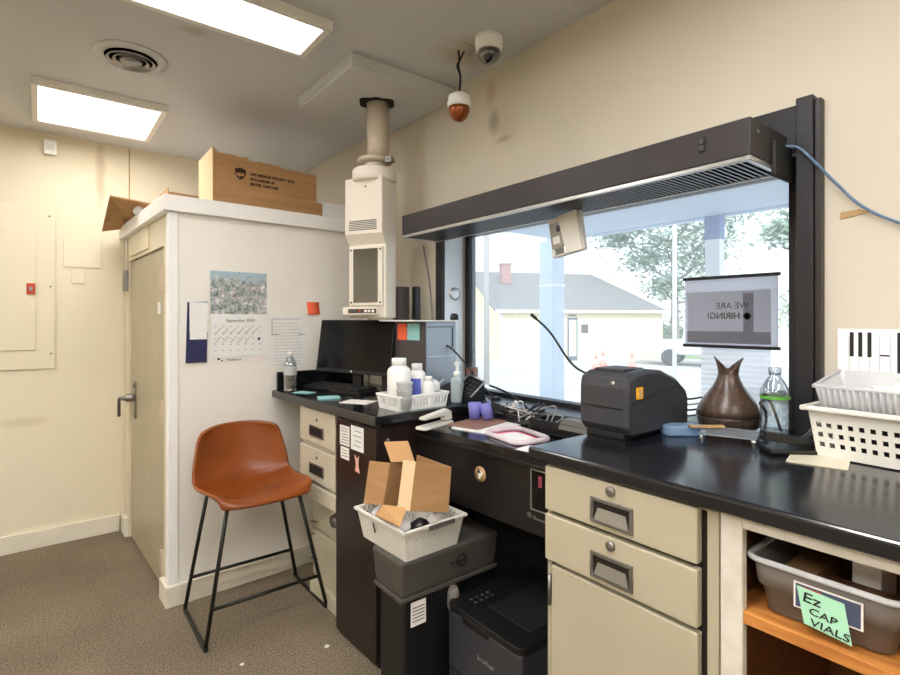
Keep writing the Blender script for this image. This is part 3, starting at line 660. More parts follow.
tag(MB().lathe([(.02, 0), (.02, .02), (.012, .03), (0, .032)], (1.548, 1.93, 1.35), 16).build('wall_hook', 'black'), 'small black hook base on the papers next to the window post', 'hook')
tag(MB().tube(smooth_path([(1.57, 2.22, 1.74), (1.572, 2.18, 1.6), (1.572, 2.15, 1.45), (1.57, 2.14, 1.352)]), .004, 8).build('wall_cable', 'cable_grey'), 'grey cable running down the wall left of the window', 'cable')

# sanitizer
sa = thing('hand_sanitizer', 'clear pump bottle of hand sanitizer at the end of the left desk', 'bottle', LU(.475, .07), R(40)); sa.scale = (1.35, 1.2, 1.2)
MB().prism(rrect(-.03, -.02, .03, .02, .01), 0, .095, 'z').build('body', 'gel', sa, bevel=.008)
B(-.026, -.021, .02, .026, -.0203, .075).build('label', 'frost_white', sa)
m_ = MB().lathe([(.013, .095), (.013, .115), (.006, .118), (.005, .14)], seg=18); m_.box(-.012, -.008, .138, .03, .008, .15); m_.build('pump', 'white_plastic', sa)
# phone / keypad leaning behind
ph = thing('desk_phone', 'black desk phone with rows of keys behind the sanitizer bottle', 'phone', LU(.43, .23), R(25))
MB().hexa([(-.09, -.09, 0), (.08, -.09, 0), (.08, .10, 0), (-.09, .10, 0), (-.09, -.09, .02), (.08, -.09, .085), (.08, .10, .085), (-.09, .10, .02)]).build('base', 'black', ph, bevel=.004)
k = MB()
for i in range(5):
    for j in range(5):
        x = -.075 + i * .026; y = -.08 + j * .024; z = .021 + (x + .09) * .382; k.hexa([(x, y, z), (x + .017, y, z + .0065), (x + .017, y + .016, z + .0065), (x, y + .016, z), (x, y, z + .005), (x + .017, y, z + .0115), (x + .017, y + .016, z + .0115), (x, y + .016, z + .005)])
k.build('keys', 'grey', ph)
MB().tube(smooth_path([(-.08, .075, .05), (-.02, .075, .085), (.06, .075, .115)]), .016, 10).build('handset', 'black', ph)
tag(MB().tube(smooth_path([LU(.36, .12, 1.0), LU(.42, .16, 1.04), LU(.48, .17, 1.075)]), .004, 8).build('charging_cable', 'cable_white'), 'white cord looping beside the black phone', 'cable')
tp = thing('card_terminal', 'black slanted keypad with silver edges beside the sanitizer at the window sill', 'keypad', (1.50, 1.79, .987))
Q = [(1.462, 1.84, 1.024), (1.496, 1.748, 1.005), (1.572, 1.742, 1.068), (1.557, 1.829, 1.096)]
Q = [Vector(q) - Vector((1.50, 1.79, .987)) for q in Q]
MB().hexa([(q.x, q.y, 0) for q in Q] + [tuple(q) for q in Q]).build('body', 'black', tp)
for a_, b_ in ((1, 2), (0, 3), (2, 3)): MB().tube([Q[a_] + Vector((0, 0, .004)), Q[b_] + Vector((0, 0, .004))], .0045, 8).build('silver_edge', 'alu', tp)
nn = (Q[1] - Q[0]).cross(Q[3] - Q[0]).normalized()
if nn.z < 0: nn = -nn
for i in range(4):
    for j in range(3):
        c = Q[0].lerp(Q[3], .18 + i * .2).lerp(Q[1].lerp(Q[2], .18 + i * .2), .25 + j * .25)
        MB().lathe([(.006, 0), (.005, .004), (0, .004)], tuple(c), 8).build('key', 'grey', tp)
wbx = tag(B(-.02, -.022, 0, .02, .022, .05).build('wooden_block', 'brown_board', loc=(1.66, 1.93, 1.06), rotz=R(20), bevel=.002), 'small brown wooden block beside the window frame', 'block')
wbx.location.z = .989; wbx.scale = (1, 1, 1)
for vtx in wbx.data.vertices:
    if vtx.co.z > .02: vtx.co.z = .13
def goose(label, pts, head=.008):
    t = thing('gooseneck_microphone', label, 'microphone', pts[0])
    p0 = Vector(pts[0]); q = [Vector(p) - p0 for p in pts]; sp = smooth_path(q)
    MB().tube(sp, .0042, 8).build('gooseneck', 'cable_black', t)
    d = (sp[-1] - sp[-3]).normalized(); MB().tube([sp[-1] - d * .004, sp[-1] + d * .004, sp[-1] + d * .028], [.005, head, head], 12).build('microphone_head', 'black', t)
    MB().lathe([(.022, 0), (.022, .008), (.01, .014)], seg=20).build('base', 'black', t)
goose('black gooseneck microphone rising behind the label printer', [(1.60, 1.05, .99), (1.56, 1.08, 1.12), (1.545, 1.22, 1.18), (1.53, 1.32, 1.30), (1.52, 1.385, 1.355)], .0065)
goose('black gooseneck microphone bending left beside the window frame', [(1.62, 1.72, .99), (1.58, 1.78, 1.06), (1.55, 1.84, 1.14), (1.51, 1.90, 1.215), (1.47, 1.945, 1.245)], .009)

# ------------------------------------------------------------------ middle desk
DO = (1.187, 1.762, 0); DR = R(3.4)
def DU(q, s, z=.925): return (DO[0] + q * cos(DR) + s * sin(DR), DO[1] + q * sin(DR) - s * cos(DR), z)   # s runs towards the camera
md = thing('desk', 'low black desk between the left desk and the beige drawer cabinet', 'desk', DO, DR)
B(0, -.86, .895, .335, -.03, .925).build('desktop', 'laminate', md, bevel=.003)
B(.012, -.86, .665, .03, -.03, .895).build('apron', 'desk_black', md, bevel=.004)
B(-.002, -.86, .882, .012, -.03, .895).build('edge_strip', 'desk_black', md, bevel=.002)
B(.315, -.86, 0, .33, -.05, .895).build('back_panel', 'black_matt', md)  # black sheet added in place of shade on the wall under the desk
B(.03, -.05, 0, .315, -.035, .895).build('side_panel', 'desk_black', md)  # dark side added as well, keeps the space under the desk black
B(.315, -.86, .925, .335, -.03, .955).build('upstand', 'laminate', md, bevel=.003)
lf = thing('round_sticker', 'round wooden-coloured sticker on the front of the black desk', 'sticker', DO, DR)
MB().lathe([(.027, .012), (.027, .0105), (0, .0105)], (0, -.387, .806), 32, 'x').build('disc', 'tape', lf)
k = MB(); k.prism([(-.395, .80), (-.38, .795), (-.377, .808), (-.385, .82), (-.40, .815)], .0095, .0106, 'x'); k.prism([(-.375, .79), (-.39, .79), (-.383, .797)], .0095, .0106, 'x'); k.build('printed_mark', 'paper2', lf)
k = MB(); k.prism([(-.392, .81), (-.374, .808), (-.38, .825)], .0092, .0104, 'x'); k.build('dark_mark', 'black_ink', lf)
M['dull_pink'] = mat('dull_pink_print', (150, 60, 84), .5)
fr = thing('cash_drawer_window', 'silver framed black glass panel set in the black desk front', 'panel', DO, DR)
m_ = MB(); y0, y1, z0, z1 = -.86, -.617, .745, .876
for a in ((y0, z1 - .004, y1, z1), (y0, z0, y1, z0 + .004), (y1 - .004, z0, y1, z1)): m_.box(.008, a[0], a[1], .012, a[2], a[3])
m_.build('frame', 'alu', fr); B(.0095, y0, z0, .012, y1 - .004, z1).build('glass', 'screen', fr)
B(.0085, -.662, .822, .0095, -.648, .858).build('red_print', 'dull_pink', fr); k = MB()
for i in range(9):
    a = random.uniform(-.83, -.66); b = random.uniform(.76, .86); k.box(.0082, a, b, .0095, a + .02, b + .004)
k.build('small_print', 'grey', fr)
lg = thing('key_decal', 'small silver key-shaped decal under the framed panel on the black desk', 'decal', DO, DR)
k = MB(); k.lathe([(.009, .0105), (.009, .0118)], (0, -.61, .725), 16, 'x'); k.lathe([(.006, .0105), (.006, .0118)], (0, -.63, .721), 16, 'x'); k.box(.0105, -.675, .715, .0118, -.625, .721); k.build('print', 'grey', lg)

# things on the middle desk
hp = thing('hole_punch', 'pale grey hole punch on the left end of the low black desk', 'hole punch', (1.245, 1.675, .925), R(-72)); hp.scale = (1.2, 1.2, 1.2)
MB().prism(rrect(-.025, -.085, .025, .085, .015), 0, .008, 'z').build('base', 'offwhite_plastic', hp, bevel=.002)
MB().prism([(-.075, .04), (.06, .05), (.082, .04), (.085, .01), (.05, .01), (.045, .028), (-.075, .03)], -.014, .014, 'x').build('lever', 'offwhite_plastic', hp, bevel=.005)
cp = thing('clipboard', 'brown hardboard clipboard lying on white papers on the low black desk', 'clipboard', (1.415, 1.60, .9292), R(14))
MB().prism(rrect(-.125, -.08, .10, .07, .015), .0, .004, 'z').build('board', 'brown_board', cp)
ws = tag(MB().prism(rrect(-.13, -.13, .10, .06, .01), 0, .004, 'z').build('paper_stack', 'paper', loc=(1.405, 1.575, .925), rotz=R(14)), 'white papers under the brown clipboard on the low black desk', 'papers')
for q, s, a, tl_, lab in ((.235, .13, 0, 0, 'blue translucent plastic cup standing upright on the clipboard'), (.275, .175, 20, -20, 'blue translucent plastic cup leaning beside the upright one')):
    o = MB().lathe([(.0, .002), (.022, .002), (.028, .07), (.026, .07), (.020, .004), (0, .004)], seg=20, caps=False).build('plastic_cup', 'blue_tint', loc=DU(q, s, .934))
    o.rotation_euler = (R(tl_), 0, R(a)); tag(o, lab, 'cup')
pt = thing('pill_tray', 'clear pill counting tray with pink edges on the low black desk', 'tray', DU(.115, .45), R(-12))
MB().prism(rrect(-.055, -.10, .075, .09, .03), 0, .006, 'z').build('base', 'pink', pt, bevel=.002)
MB().prism(rrect(-.04, -.075, .055, .06, .02), .006, .0085, 'z').build('insert', 'paper', pt)
ring = MB(); pa = rrect(-.065, -.11, .085, .10, .035, 6); n = len(pa)
ring.tube([(a, b, .014) for a, b in pa] + [(pa[0][0], pa[0][1], .014)], .009, 8); ring.build('rim', 'pale_pink', pt)
tag(B(-.04, -.05, 0, .04, .05, .001).build('paper_slip', 'paper', loc=DU(.05, .60), rotz=R(10)), 'small white paper slip at the right end of the low black desk', 'paper')
tag(B(-.08, -.11, 0, .08, .11, .003).build('paper_stack', 'paper', loc=DU(.24, .72), rotz=R(12)), 'white papers partly behind the counter corner next to the label printer', 'papers')
random.seed(11)
for k in range(6):
    c = Vector(DU(.31, .24 + .035 * k, .945)); p = []
    for i in range(8):
        p.append(c + Vector((random.uniform(-.03, .05), random.uniform(-.10, .10), random.uniform(.0, .055) + (.03 if i % 2 else 0))))
    tag(MB().tube(smooth_path(p), .0028, 6).build('tangled_cable', ['cable_black', 'cable_white', 'cable_grey'][k % 3]), 'loose ' + ['black', 'white', 'grey'][k % 3] + ' cable coiled in the tangle under the window', 'cable', 'tangled cables under the window')
tag(MB().tube(smooth_path([(1.62, 1.76, 1.05), (1.60, 1.62, 1.03), (1.55, 1.45, .985), (1.46, 1.36, .945), (1.42, 1.34, .93)]), .005, 8).build('thick_cable', 'cable_black'), 'thick black cable running along the window sill onto the desk', 'cable')
dr = thing('deal_tray', 'grey metal transfer drawer below the window beside the label printer', 'tray', (1.50, 1.20, .93))
m_ = MB(); m_.box(-.04, -.16, 0, .10, .16, .006); m_.box(-.04, -.16, .006, -.034, .16, .05); m_.box(-.04, .154, 0, .10, .16, .05); m_.box(-.04, -.16, 0, .10, -.154, .05); m_.build('tray', 'black', dr, bevel=.002)
m_ = MB(); m_.hexa([(-.05, -.10, .03), (.0, -.10, .03), (.0, .02, .03), (-.05, .02, .03), (-.03, -.10, .065), (.02, -.10, .065), (.02, .02, .065), (-.03, .02, .065)]); m_.build('lid', 'grey', dr, bevel=.004)

# ------------------------------------------------------------------ under the desk
sh = thing('shredder', 'grey topped black paper shredder standing in front of the low black desk', 'shredder', (.905, 1.40, 0))
M['shred_grey'] = mat('warm_grey_plastic', (76, 72, 68), .4)
B(.02, .012, 0, .405, .165, .445).build('bin', 'black', sh, bevel=.008)
m_ = MB(); m_.frustum((.006, .006, .418, .172), .449, (-.004, -.004, .425, .182), .572); m_.build('cutter_head', 'shred_grey', sh, bevel=.012, seg=3)
B(.002, .002, .436, .422, .176, .452).build('seam_band', 'shred_grey', sh, bevel=.004)
MB().lathe([(.022, -.0045), (.018, -.0045), (.018, -.0055), (.022, -.0055), (.022, -.0045)], (.25, .003, .515), 24, 'y', caps=False).build('round_logo', 'black_ink', sh)
text('bonsaii', .017, 'black_ink', sh, (.20, -.003, .509), (1, 0, 0), UP, sx=1.3)
B(.045, .0105, .345, .105, .012, .425).build('instruction_label', 'paper2', sh)
for k in range(5): B(.051, .0098, .36 + k * .011, .099, .0105, .363 + k * .011).build('label_print', 'grey', sh)
bx = thing('plastic_basket', 'white perforated basket with handle holes sitting on the shredder', 'basket', (.905, 1.40, .5725))
bx.rotation_euler.z = R(2)
dotp = lambda i, j, nv: i % 2 == 1 and j % 2 == 1 and (i // 2 + j // 2) % 2 == 0 and j > 1
lattice_basket(bx, .0, -.02, .25, .275, .105, 'offwhite_plastic', .018, 60, 15, dotp, .010, .003)
B(.09, -.034, .090, .20, -.029, .106).build('handle', 'grey', bx, bevel=.003)
k = MB(); k.tube(smooth_path([(.002, .17, .078), (-.002, .158, .068), (.003, .160, .052), (.006, .168, .046)]), .0025, 6); k.build('pen_mark', 'black_ink', bx)
# carton in basket
ct = thing('open_carton', 'open brown cardboard carton with raised flaps standing in the white basket', 'box', (1.0, 1.52, .60))
def panel(nm, pts, m='card'):
    return MB().quad(*[(a - 1.0, b - 1.52, c - .60) for a, b, c in pts]).build(nm, m, ct, thick=.004)
panel('side_panel', [(0.91, 1.651, 0.695), (0.927, 1.548, 0.713), (0.946, 1.534, 0.858), (0.927, 1.638, 0.846)], 'card')
panel('inner_panel', [(0.927, 1.548, 0.713), (1.011, 1.584, 0.681), (1.025, 1.573, 0.836), (0.946, 1.534, 0.858)], 'card')
panel('narrow_flap', [(0.946, 1.483, 0.721), (0.95, 1.416, 0.726), (0.965, 1.404, 0.886), (0.961, 1.471, 0.879)], 'card_edge')
panel('front_panel', [(0.95, 1.416, 0.726), (1.078, 1.378, 0.704), (1.086, 1.372, 0.855), (0.965, 1.404, 0.886)], 'card')
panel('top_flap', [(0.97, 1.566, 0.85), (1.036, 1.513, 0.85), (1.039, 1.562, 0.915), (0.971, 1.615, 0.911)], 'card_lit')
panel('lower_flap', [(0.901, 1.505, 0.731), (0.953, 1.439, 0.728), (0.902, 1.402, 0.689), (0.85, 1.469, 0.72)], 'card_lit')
panel('back_panel', [(1.078, 1.378, 0.704), (1.078, 1.5779999999999998, 0.704), (1.086, 1.572, 0.855), (1.086, 1.372, 0.855)], 'card')
random.seed(5)
for i, (x, y, mn, lab) in enumerate(((.958, 1.475, 'paper', 'crumpled white paper in the white basket in front of the carton'), (1.01, 1.445, 'black', 'black knobbly object in the white basket beside the carton'), (1.085, 1.455, 'paper2', 'crumpled pinkish paper at the right end of the white basket'), (.965, 1.625, 'paper', 'crumpled white paper behind the carton in the white basket'))):
    bm_ = MB(); bm_.lathe([(.0, -.02), (.03, -.012), (.035, .004), (.02, .02), (0, .024)], seg=9)
    bm_.v = [(a * random.uniform(.75, 1.2), b * random.uniform(.75, 1.2), c * random.uniform(.7, 1.2)) for a, b, c in bm_.v]
    o = bm_.build('crumpled_paper' if mn != 'black' else 'rubber_stamp', mn, loc=(x, y, .655)); o.scale = (1, 1, 1)
    tag(o, lab, 'paper' if mn != 'black' else 'stamp')
    o2 = bm_.v
pl = thing('plastic_bag', 'clear bag of shredded paper hanging between shredder and printer', 'bag', (1.115, 1.395, .40)); pl.scale = (.95, .95, .75)
k = MB(); k.lathe([(0, -.07), (.018, -.066), (.024, -.03), (.022, .02), (.015, .045)], seg=10); k.build('bag', 'frost', pl)
k = MB(); 
for i in range(30):
    a = Vector((random.uniform(-.012, .012), random.uniform(-.012, .012), random.uniform(-.06, .01))); k.box(a.x, a.y, a.z, a.x + .01, a.y + .001, a.z + .004)
k.build('shreds', 'note_green', pl)

pr = thing('laser_printer', 'black laser printer standing under the low desk, nearest the beige cabinet', 'printer', (1.08, 1.21, 0))
B(0, -.168, 0, .40, .173, .385).build('body', 'charcoal', pr, bevel=.012, seg=3)
m_ = MB(); m_.prism(rrect(-.004, -.172, .405, .177, .03), .383, .405, 'z'); m_.build('top_cover', 'black', pr, bevel=.004)
B(.08, -.13, .405, .36, .06, .409).build('output_tray', 'black_matt', pr, bevel=.002)
B(-.006, -.03, .368, .004, .09, .392).build('front_grip', 'black', pr, bevel=.003)
B(-.002, -.168, .19, .0, .173, .194).build('tray_seam', 'black', pr)
k = MB()
for i in range(8): k.box(.06 + .025 * (i % 4), .10 + .022 * (i // 4), .405, .07 + .025 * (i % 4), .108 + .022 * (i // 4), .4065)
k.build('buttons', 'grey', pr)
text('brother', .022, 'alu', pr, (-.0015, .02, .285), RT, UP, sx=1.1, bold=.0004)

# ------------------------------------------------------------------ right counter
XF = .975
rc = thing('countertop', 'glossy black laminate countertop on the right running under the window', 'countertop', (.955, .9, 1.004))
m_ = MB(); m_.box(.0, -1.6, 0, .625, .0, .031); m_.box(.625, -.41, 0, .745, .0, .031); m_.build('slab', 'laminate', rc, bevel=.007, seg=3)

bg = thing('drawer_cabinet', 'beige metal cabinet with two drawers over a door under the right counter', 'cabinet', (XF, .853, 0))
y1, y0 = 0.0, -.41   # local y: 0 at far edge
m_ = MB(); m_.box(.012, y0, 0, .50, y1, 1.003)
m_.build('body', 'beige', bg, bevel=.002)
m_ = MB(); m_.box(.002, -.013, 0, .012, 0, 1.0); m_.box(.002, y0, 0, .012, -.388, 1.0); m_.box(.002, y0, 0, .012, 0, .03); m_.build('face_frame', 'beige', bg, bevel=.002)
B(.0115, -.388, .03, .0125, -.013, .99).build('gap', 'gap', bg)
for z0, z1, zl in ((.892, 1.0, .982), (.772, .884, .865)):
    d = B(-.012, -.376, z0, .010, -.004, z1 - .002).build('drawer', 'beige', bg, bevel=.003)
    zc = z0 + .012; hh = .056
    f_ = MB(); f_.box(-.017, -.244, zc, -.012, -.139, zc + .008); f_.box(-.017, -.244, zc + hh - .008, -.012, -.139, zc + hh); f_.box(-.017, -.244, zc + .008, -.012, -.236, zc + hh - .008); f_.box(-.017, -.147, zc + .008, -.012, -.139, zc + hh - .008)
    h = f_.build('handle', 'steel', d, bevel=.001)
    B(-.0126, -.236, zc + .008, -.0120, -.147, zc + hh - .008).build('handle_shadow_cup', 'gap', h)
    MB().hexa([(-.0165, -.234, zc + .008), (-.013, -.234, zc + .008), (-.013, -.149, zc + .008), (-.0165, -.149, zc + .008), (-.0135, -.226, zc + .034), (-.0125, -.226, zc + .034), (-.0125, -.157, zc + .034), (-.0135, -.157, zc + .034)]).build('handle_scoop', 'alu', h)
    MB().lathe([(.011, 0), (.011, -.005), (.009, -.007), (0, -.007)], (-.012, -.190, zl), 20, 'x').build('lock', 'steel', d)
dr_ = B(-.010, -.376, .02, .010, -.022, .762).build('cabinet_door', 'beige', bg, bevel=.003)
B(-.010, -.020, .668, .004, -.012, .735).build('hinge', 'steel', bg, bevel=.002)
MB().tube([(-.012, -.018, .665), (-.012, -.018, .738)], .004, 8).build('hinge', 'steel', bg)

wc = thing('open_cabinet', 'chipped white painted open shelf cabinet at the bottom right corner', 'cabinet', (XF, .440, 0))
m_ = MB(); m_.box(0, -.038, 0, .02, 0, 1.003); m_.box(0, -.9, .981, .02, -.038, 1.003); m_.build('face_frame', 'white_old', wc, bevel=.002)
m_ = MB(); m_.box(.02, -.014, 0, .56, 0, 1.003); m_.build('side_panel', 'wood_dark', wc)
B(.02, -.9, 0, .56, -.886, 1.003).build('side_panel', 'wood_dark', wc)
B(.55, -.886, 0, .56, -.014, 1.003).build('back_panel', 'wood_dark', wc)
B(.004, -.886, .812, .55, -.014, .834).build('shelf', 'wood', wc, bevel=.002)
B(.02, -.886, .05, .55, -.014, .068).build('shelf', 'wood', wc)
bn = thing('storage_bin', 'translucent plastic bin with a green note on the shelf of the white cabinet', 'storage bin', (1.0, .30, .8345)); bn.scale.z = .86
m_ = MB()
def binring(z, x0, y0, x1, y1, r): return [(a, b, z) for a, b in rrect(x0, y0, x1, y1, r, 5)]
rings = [binring(0, .02, -.09, .30, .075, .02), binring(.004, .014, -.096, .306, .081, .022), binring(.055, .008, -.103, .314, .088, .022), binring(.058, .0, -.108, .320, .093, .022), binring(.108, -.004, -.112, .326, .097, .022)]
n = len(rings[0]); m_.add([p for r_ in rings for p in r_], [(i * n + k, i * n + (k + 1) % n, (i + 1) * n + (k + 1) % n, (i + 1) * n + k) for i in range(len(rings) - 1) for k in range(n)] + [tuple(range(n))[::-1]], True)
m_.build('tub', 'frost', bn, thick=.0015)
rr_ = rrect(-.010, -.118, .332, .103, .025, 5)
MB().tube([(a, b, .111) for a, b in rr_] + [(rr_[0][0], rr_[0][1], .111)], .006, 8).build('rim', 'frost_white', bn)
M['label_navy'] = mat('navy_label', (70, 78, 104), .5)
lb = B(-.0075, -.066, .042, -.0062, .028, .092).build('printed_label', 'paper2', bn); B(-.0082, -.063, .045, -.0075, .025, .089).build('label_print', 'label_navy', lb); B(-.0088, -.012, .078, -.0082, .02, .086).build('label_badge', 'red', lb)
gn = thing('sticky_note', 'mint green handwritten note reading EZ CAP VIALS on the storage bin', 'note', (1.0, .30, .8345)); gn.scale = (1, .95, .8)
k = MB(); k.add([(-.0105, .024, .093), (-.0105, -.045, .088), (-.0115, -.056, .012), (-.0115, .012, .02)], [(0, 1, 2, 3)]); k.build('paper', 'note_green', gn, thick=.0006)
RTn = (0, -1, -.09); UPn = (0, -.13, 1)
text('Ez', .028, 'black_ink', gn, (-.0118, .016, .066), RTn, UPn, sx=1.1, name='handwriting')
text('CAP', .020, 'black_ink', gn, (-.0120, .006, .044), RTn, UPn, sx=1.1, name='handwriting')
text('VIALS', .021, 'black_ink', gn, (-.0125, .004, .022), RTn, UPn, sx=1.1, name='handwriting')
for (a, b, c_, d_, e_, f_, mn, lab) in ((1.10, .235, .85, 1.20, .275, .945, 'paper2', 'white carton inside the storage bin'), (1.06, .32, .84, 1.22, .37, .90, 'card', 'brown carton inside the left of the storage bin'), (1.04, .20, .84, 1.10, .31, .90, 'wood_dark', 'dark brown pack inside the front of the storage bin')):
    tag(B(a, b, c_, d_, e_, f_).build('small_carton', mn, bevel=.002), lab, 'box')
tag(MB().lathe([(0, 0), (.09, 0), (.10, .03), (.09, .12), (.05, .16), (0, .165)], (1.15, .30, .0685), 24).build('dark_bundle', 'black_matt'), 'dark bundle on the lower shelf of the white cabinet', 'bundle')

# ---- label printer
lp = thing('label_printer', 'dark grey label printer with an orange logo on the black counter', 'label printer', (1.178, .762, 1.035)); lp.scale = (1.1, 1.14, 1.1)
# local: x depth away from room, y width to the left
m_ = MB()
def sec(y, ins):  # side profile (x,z)
    pr_ = [(0, .034), (0, .125), (.004, .150), (.03, .160), (.10, .166), (.16, .160), (.23, .136), (.275, .105), (.285, .085), (.285, .018), (.28, .014), (.016, .014)]
    return [(max(0, min(.29, a)) if not ins else .008 + a * .95, y, b if not ins else .006 + (b - .006) * .94) for a, b in pr_]
secs = [sec(-.0, True), sec(.010, False), sec(.125, False), sec(.135, True)]
n = len(secs[0])
m_.add([p for s_ in secs for p in s_], [(i * n + k, i * n + (k + 1) % n, (i + 1) * n + (k + 1) % n, (i + 1) * n + k) for i in range(3) for k in range(n)] + [tuple(range(n))[::-1], tuple(range(3 * n, 4 * n))])
m_.build('body', 'charcoal', lp, bevel=.006, seg=3)
B(.0015, .006, .064, .014, .130, .092).build('media_mouth', 'charcoal_dark', lp, bevel=.003)
B(-.001, .012, .074, .006, .122, .078).build('tear_bar', 'black', lp)
B(.001, .010, .034, .012, .126, .058).build('lower_bezel', 'charcoal_dark', lp, bevel=.004)
B(.012, .016, .0, .272, .120, .016).build('foot_plate', 'black_matt', lp, bevel=.003)
B(.03, .03, .1585, .12, .11, .167).build('top_panel', 'charcoal_dark', lp, bevel=.003)
MB().lathe([(.006, 0), (.006, -.002), (0, -.002)], (.002, .04, .135), 14, 'x').build('indicator_light', 'alu', lp)
lo_ = B(.034, -.0025, .098, .062, -.0005, .126).build('orange_badge', 'yellow', lp, bevel=.001)
k = MB(); k.prism([(.040, .104), (.056, .104), (.050, .112), (.056, .120), (.042, .120), (.047, .112)], -.0032, -.0025); k.build('badge_mark', 'beige', lo_)
k = MB(); k.prism([(.004, .088), (.10, .103), (.22, .118), (.26, .105), (.26, .103), (.22, .115), (.10, .100), (.004, .085)], -.0008, .001); k.build('side_seam', 'charcoal_dark', lp)

# ---- diffuser
df = thing('aroma_diffuser', 'dark wood-grain vase-shaped aroma diffuser with a split petal top', 'diffuser', (1.575, .688, 1.036)); df.scale = (.93, .93, .93)
MB().lathe([(.0, 0), (.074, 0), (.086, .012), (.091, .034), (.0905, .038)], seg=40).build('base', 'diffuser_wood', df)
MB().lathe([(.0915, .0365), (.0925, .039), (.0915, .0415)], seg=40, caps=False).build('seam_ring', 'steel', df)
prof = [(.0905, .040), (.087, .06), (.075, .085), (.058, .108), (.043, .13), (.033, .15), (.027, .17), (.026, .185)]
MB().lathe(prof, seg=40, caps=False).build('shell', 'diffuser_wood', df, thick=.003)
def petal(a0, a1, lean, zt, rt):
    g_ = MB()
    def fn(u, v):
        z = .165 + (zt - .165) * v
        w_ = (1 - v ** 1.6); ac = (a0 + a1) / 2 + (lean if False else 0); half = (a1 - a0) / 2 * max(w_, .02)
        a = R(ac + (u * 2 - 1) * half); r = .0275 + rt * v * v
        return (r * cos(a), r * sin(a), z)
    g_.grid(fn, 14, 12, smooth=True); return g_
petal(35, 215, 0, .224, .013).build('petal', 'diffuser_wood', df, thick=.003)
petal(215, 395, 0, .220, .014).build('petal', 'diffuser_wood', df, thick=.003)

# ---- clear tray, blue packet etc
M['acrylic'] = frosted('pale_acrylic', (220, 226, 232), .3, .1)
tr = thing('clear_stand', 'clear acrylic stand lying on the black counter in front of the diffuser', 'stand', (1.385, .61, 1.036), R(20))
m_ = MB(); m_.prism(rrect(-.05, -.07, .07, .06, .008), .022, .025, 'z'); m_.build('top', 'acrylic', tr, bevel=.001)
for a, b in ((-.045, -.062), (-.045, .052), (.06, -.062)): MB().lathe([(.009, .022), (.005, .008), (.003, 0)], (a, b, 0), 10).build('foot', 'clear', tr)
tag(MB().prism(rrect(-.03, -.055, .03, .055, .012), 0, .026, 'z').build('clear_case', 'clear_blue', loc=(1.39, .728, 1.036), rotz=R(50), bevel=.004), 'blue tinted clear plastic case on the counter beside the printer', 'case')
tag(B(-.009, -.045, 0, .009, .045, .006).build('wooden_stick', 'tape', loc=(1.40, .668, 1.0625), rotz=R(50), bevel=.001), 'tan wooden spatula lying on the clear stand', 'stick')
sp_ = thing('stapler', 'black stapler on the counter at the foot of the window post', 'stapler', (1.395, .472, 1.036), R(48))
B(-.03, -.06, 0, .03, .055, .012).build('base', 'black', sp_, bevel=.004)
MB().hexa([(-.018, -.055, .018), (.018, -.055, .018), (.018, .06, .028), (-.018, .06, .028), (-.015, -.05, .032), (.015, -.05, .032), (.015, .06, .052), (-.015, .06, .052)]).build('arm', 'black', sp_, bevel=.004)
MB().tube([(0, -.05, .02), (0, .06, .045)], .006, 8).build('magazine', 'steel', sp_)
tag(MB().tube(smooth_path([(1.46, .50, 1.045), (1.48, .465, 1.06), (1.52, .455, 1.085), (1.53, .445, 1.09)]), .006, 8).build('plastic_strap', 'clear'), 'clear plastic strap beside the black stapler', 'strap')
tag(B(-.05, -.055, 0, .05, .055, .002).build('paper_sheet', 'beige_light', loc=(1.362, .402, 1.0355), rotz=R(12)), 'cream paper sheet lying under the corner of the white basket', 'paper')
for k, (a, b, c_) in enumerate(((.11, .70, 0), (.115, .72, .02), (.105, .74, .035), (.12, .71, .05))):
    z = 1.05 + k * .017
    tag(MB().tube(smooth_path([(1.48, .80, z), (1.53, .81 + c_ * .3, z + .012), (1.57, .80, z + .006), (1.60, .775, z + .012)]), .003, 6).build('printer_cable', 'cable_black' if k % 2 else 'cable_grey'), ('black' if k % 2 else 'grey') + ' cable loop between the label printer and the diffuser', 'cable', 'cables behind the label printer')
tag(MB().tube(smooth_path([(1.60, .60, 1.04), (1.60, .597, 1.09), (1.60, .612, 1.115), (1.61, .59, 1.12), (1.63, .57, 1.04)]), .004, 8).build('black_cord', 'cable_black'), 'black cord looping up behind the water bottle', 'cable')

# ---- baskets at right
hb = thing('plastic_basket', 'off-white basket with rows of square holes at the right end of the counter', 'basket', (1.41, .412, 1.038), R(-3))
holes = lambda i, j, nv: i % 2 == 1 and j in (2, 4, 6)
lattice_basket(hb, -.012, -.36, .155, .02, .112, 'offwhite_plastic', .014, 37, 10, holes, .014, .003)
tag(B(1.440, .06, 1.043, 1.545, .395, 1.135).build('dark_filler', 'black_matt', rotz=0), 'dark filler added in the off-white basket to darken its holes', 'box')  # black block added inside so the basket holes look dark
cbk = thing('plastic_basket', 'frosted white ribbed basket of papers stacked in the off-white basket', 'basket', (1.405, .405, 1.147), R(-3))
cbk.rotation_euler = (0, R(-9), R(-3))
m_ = MB(); m_.grid(lambda u, v: (0 + .004 * cos(u * pi * 2 * 30) - .012 * v, .0 - .35 * u, .055 * v), 240, 2, smooth=True)
m_.grid(lambda u, v: (.14 * u, .0 + .012 * v + .002 * cos(u * pi * 2 * 14), .055 * v), 120, 2, smooth=True)
m_.build('wall', 'frost_white', cbk, thick=.002)
B(0, -.35, 0, .14, 0, .002).build('base', 'frost_white', cbk)
B(.14, -.35, 0, .143, 0, .060).build('back_wall', 'frost_white', cbk)
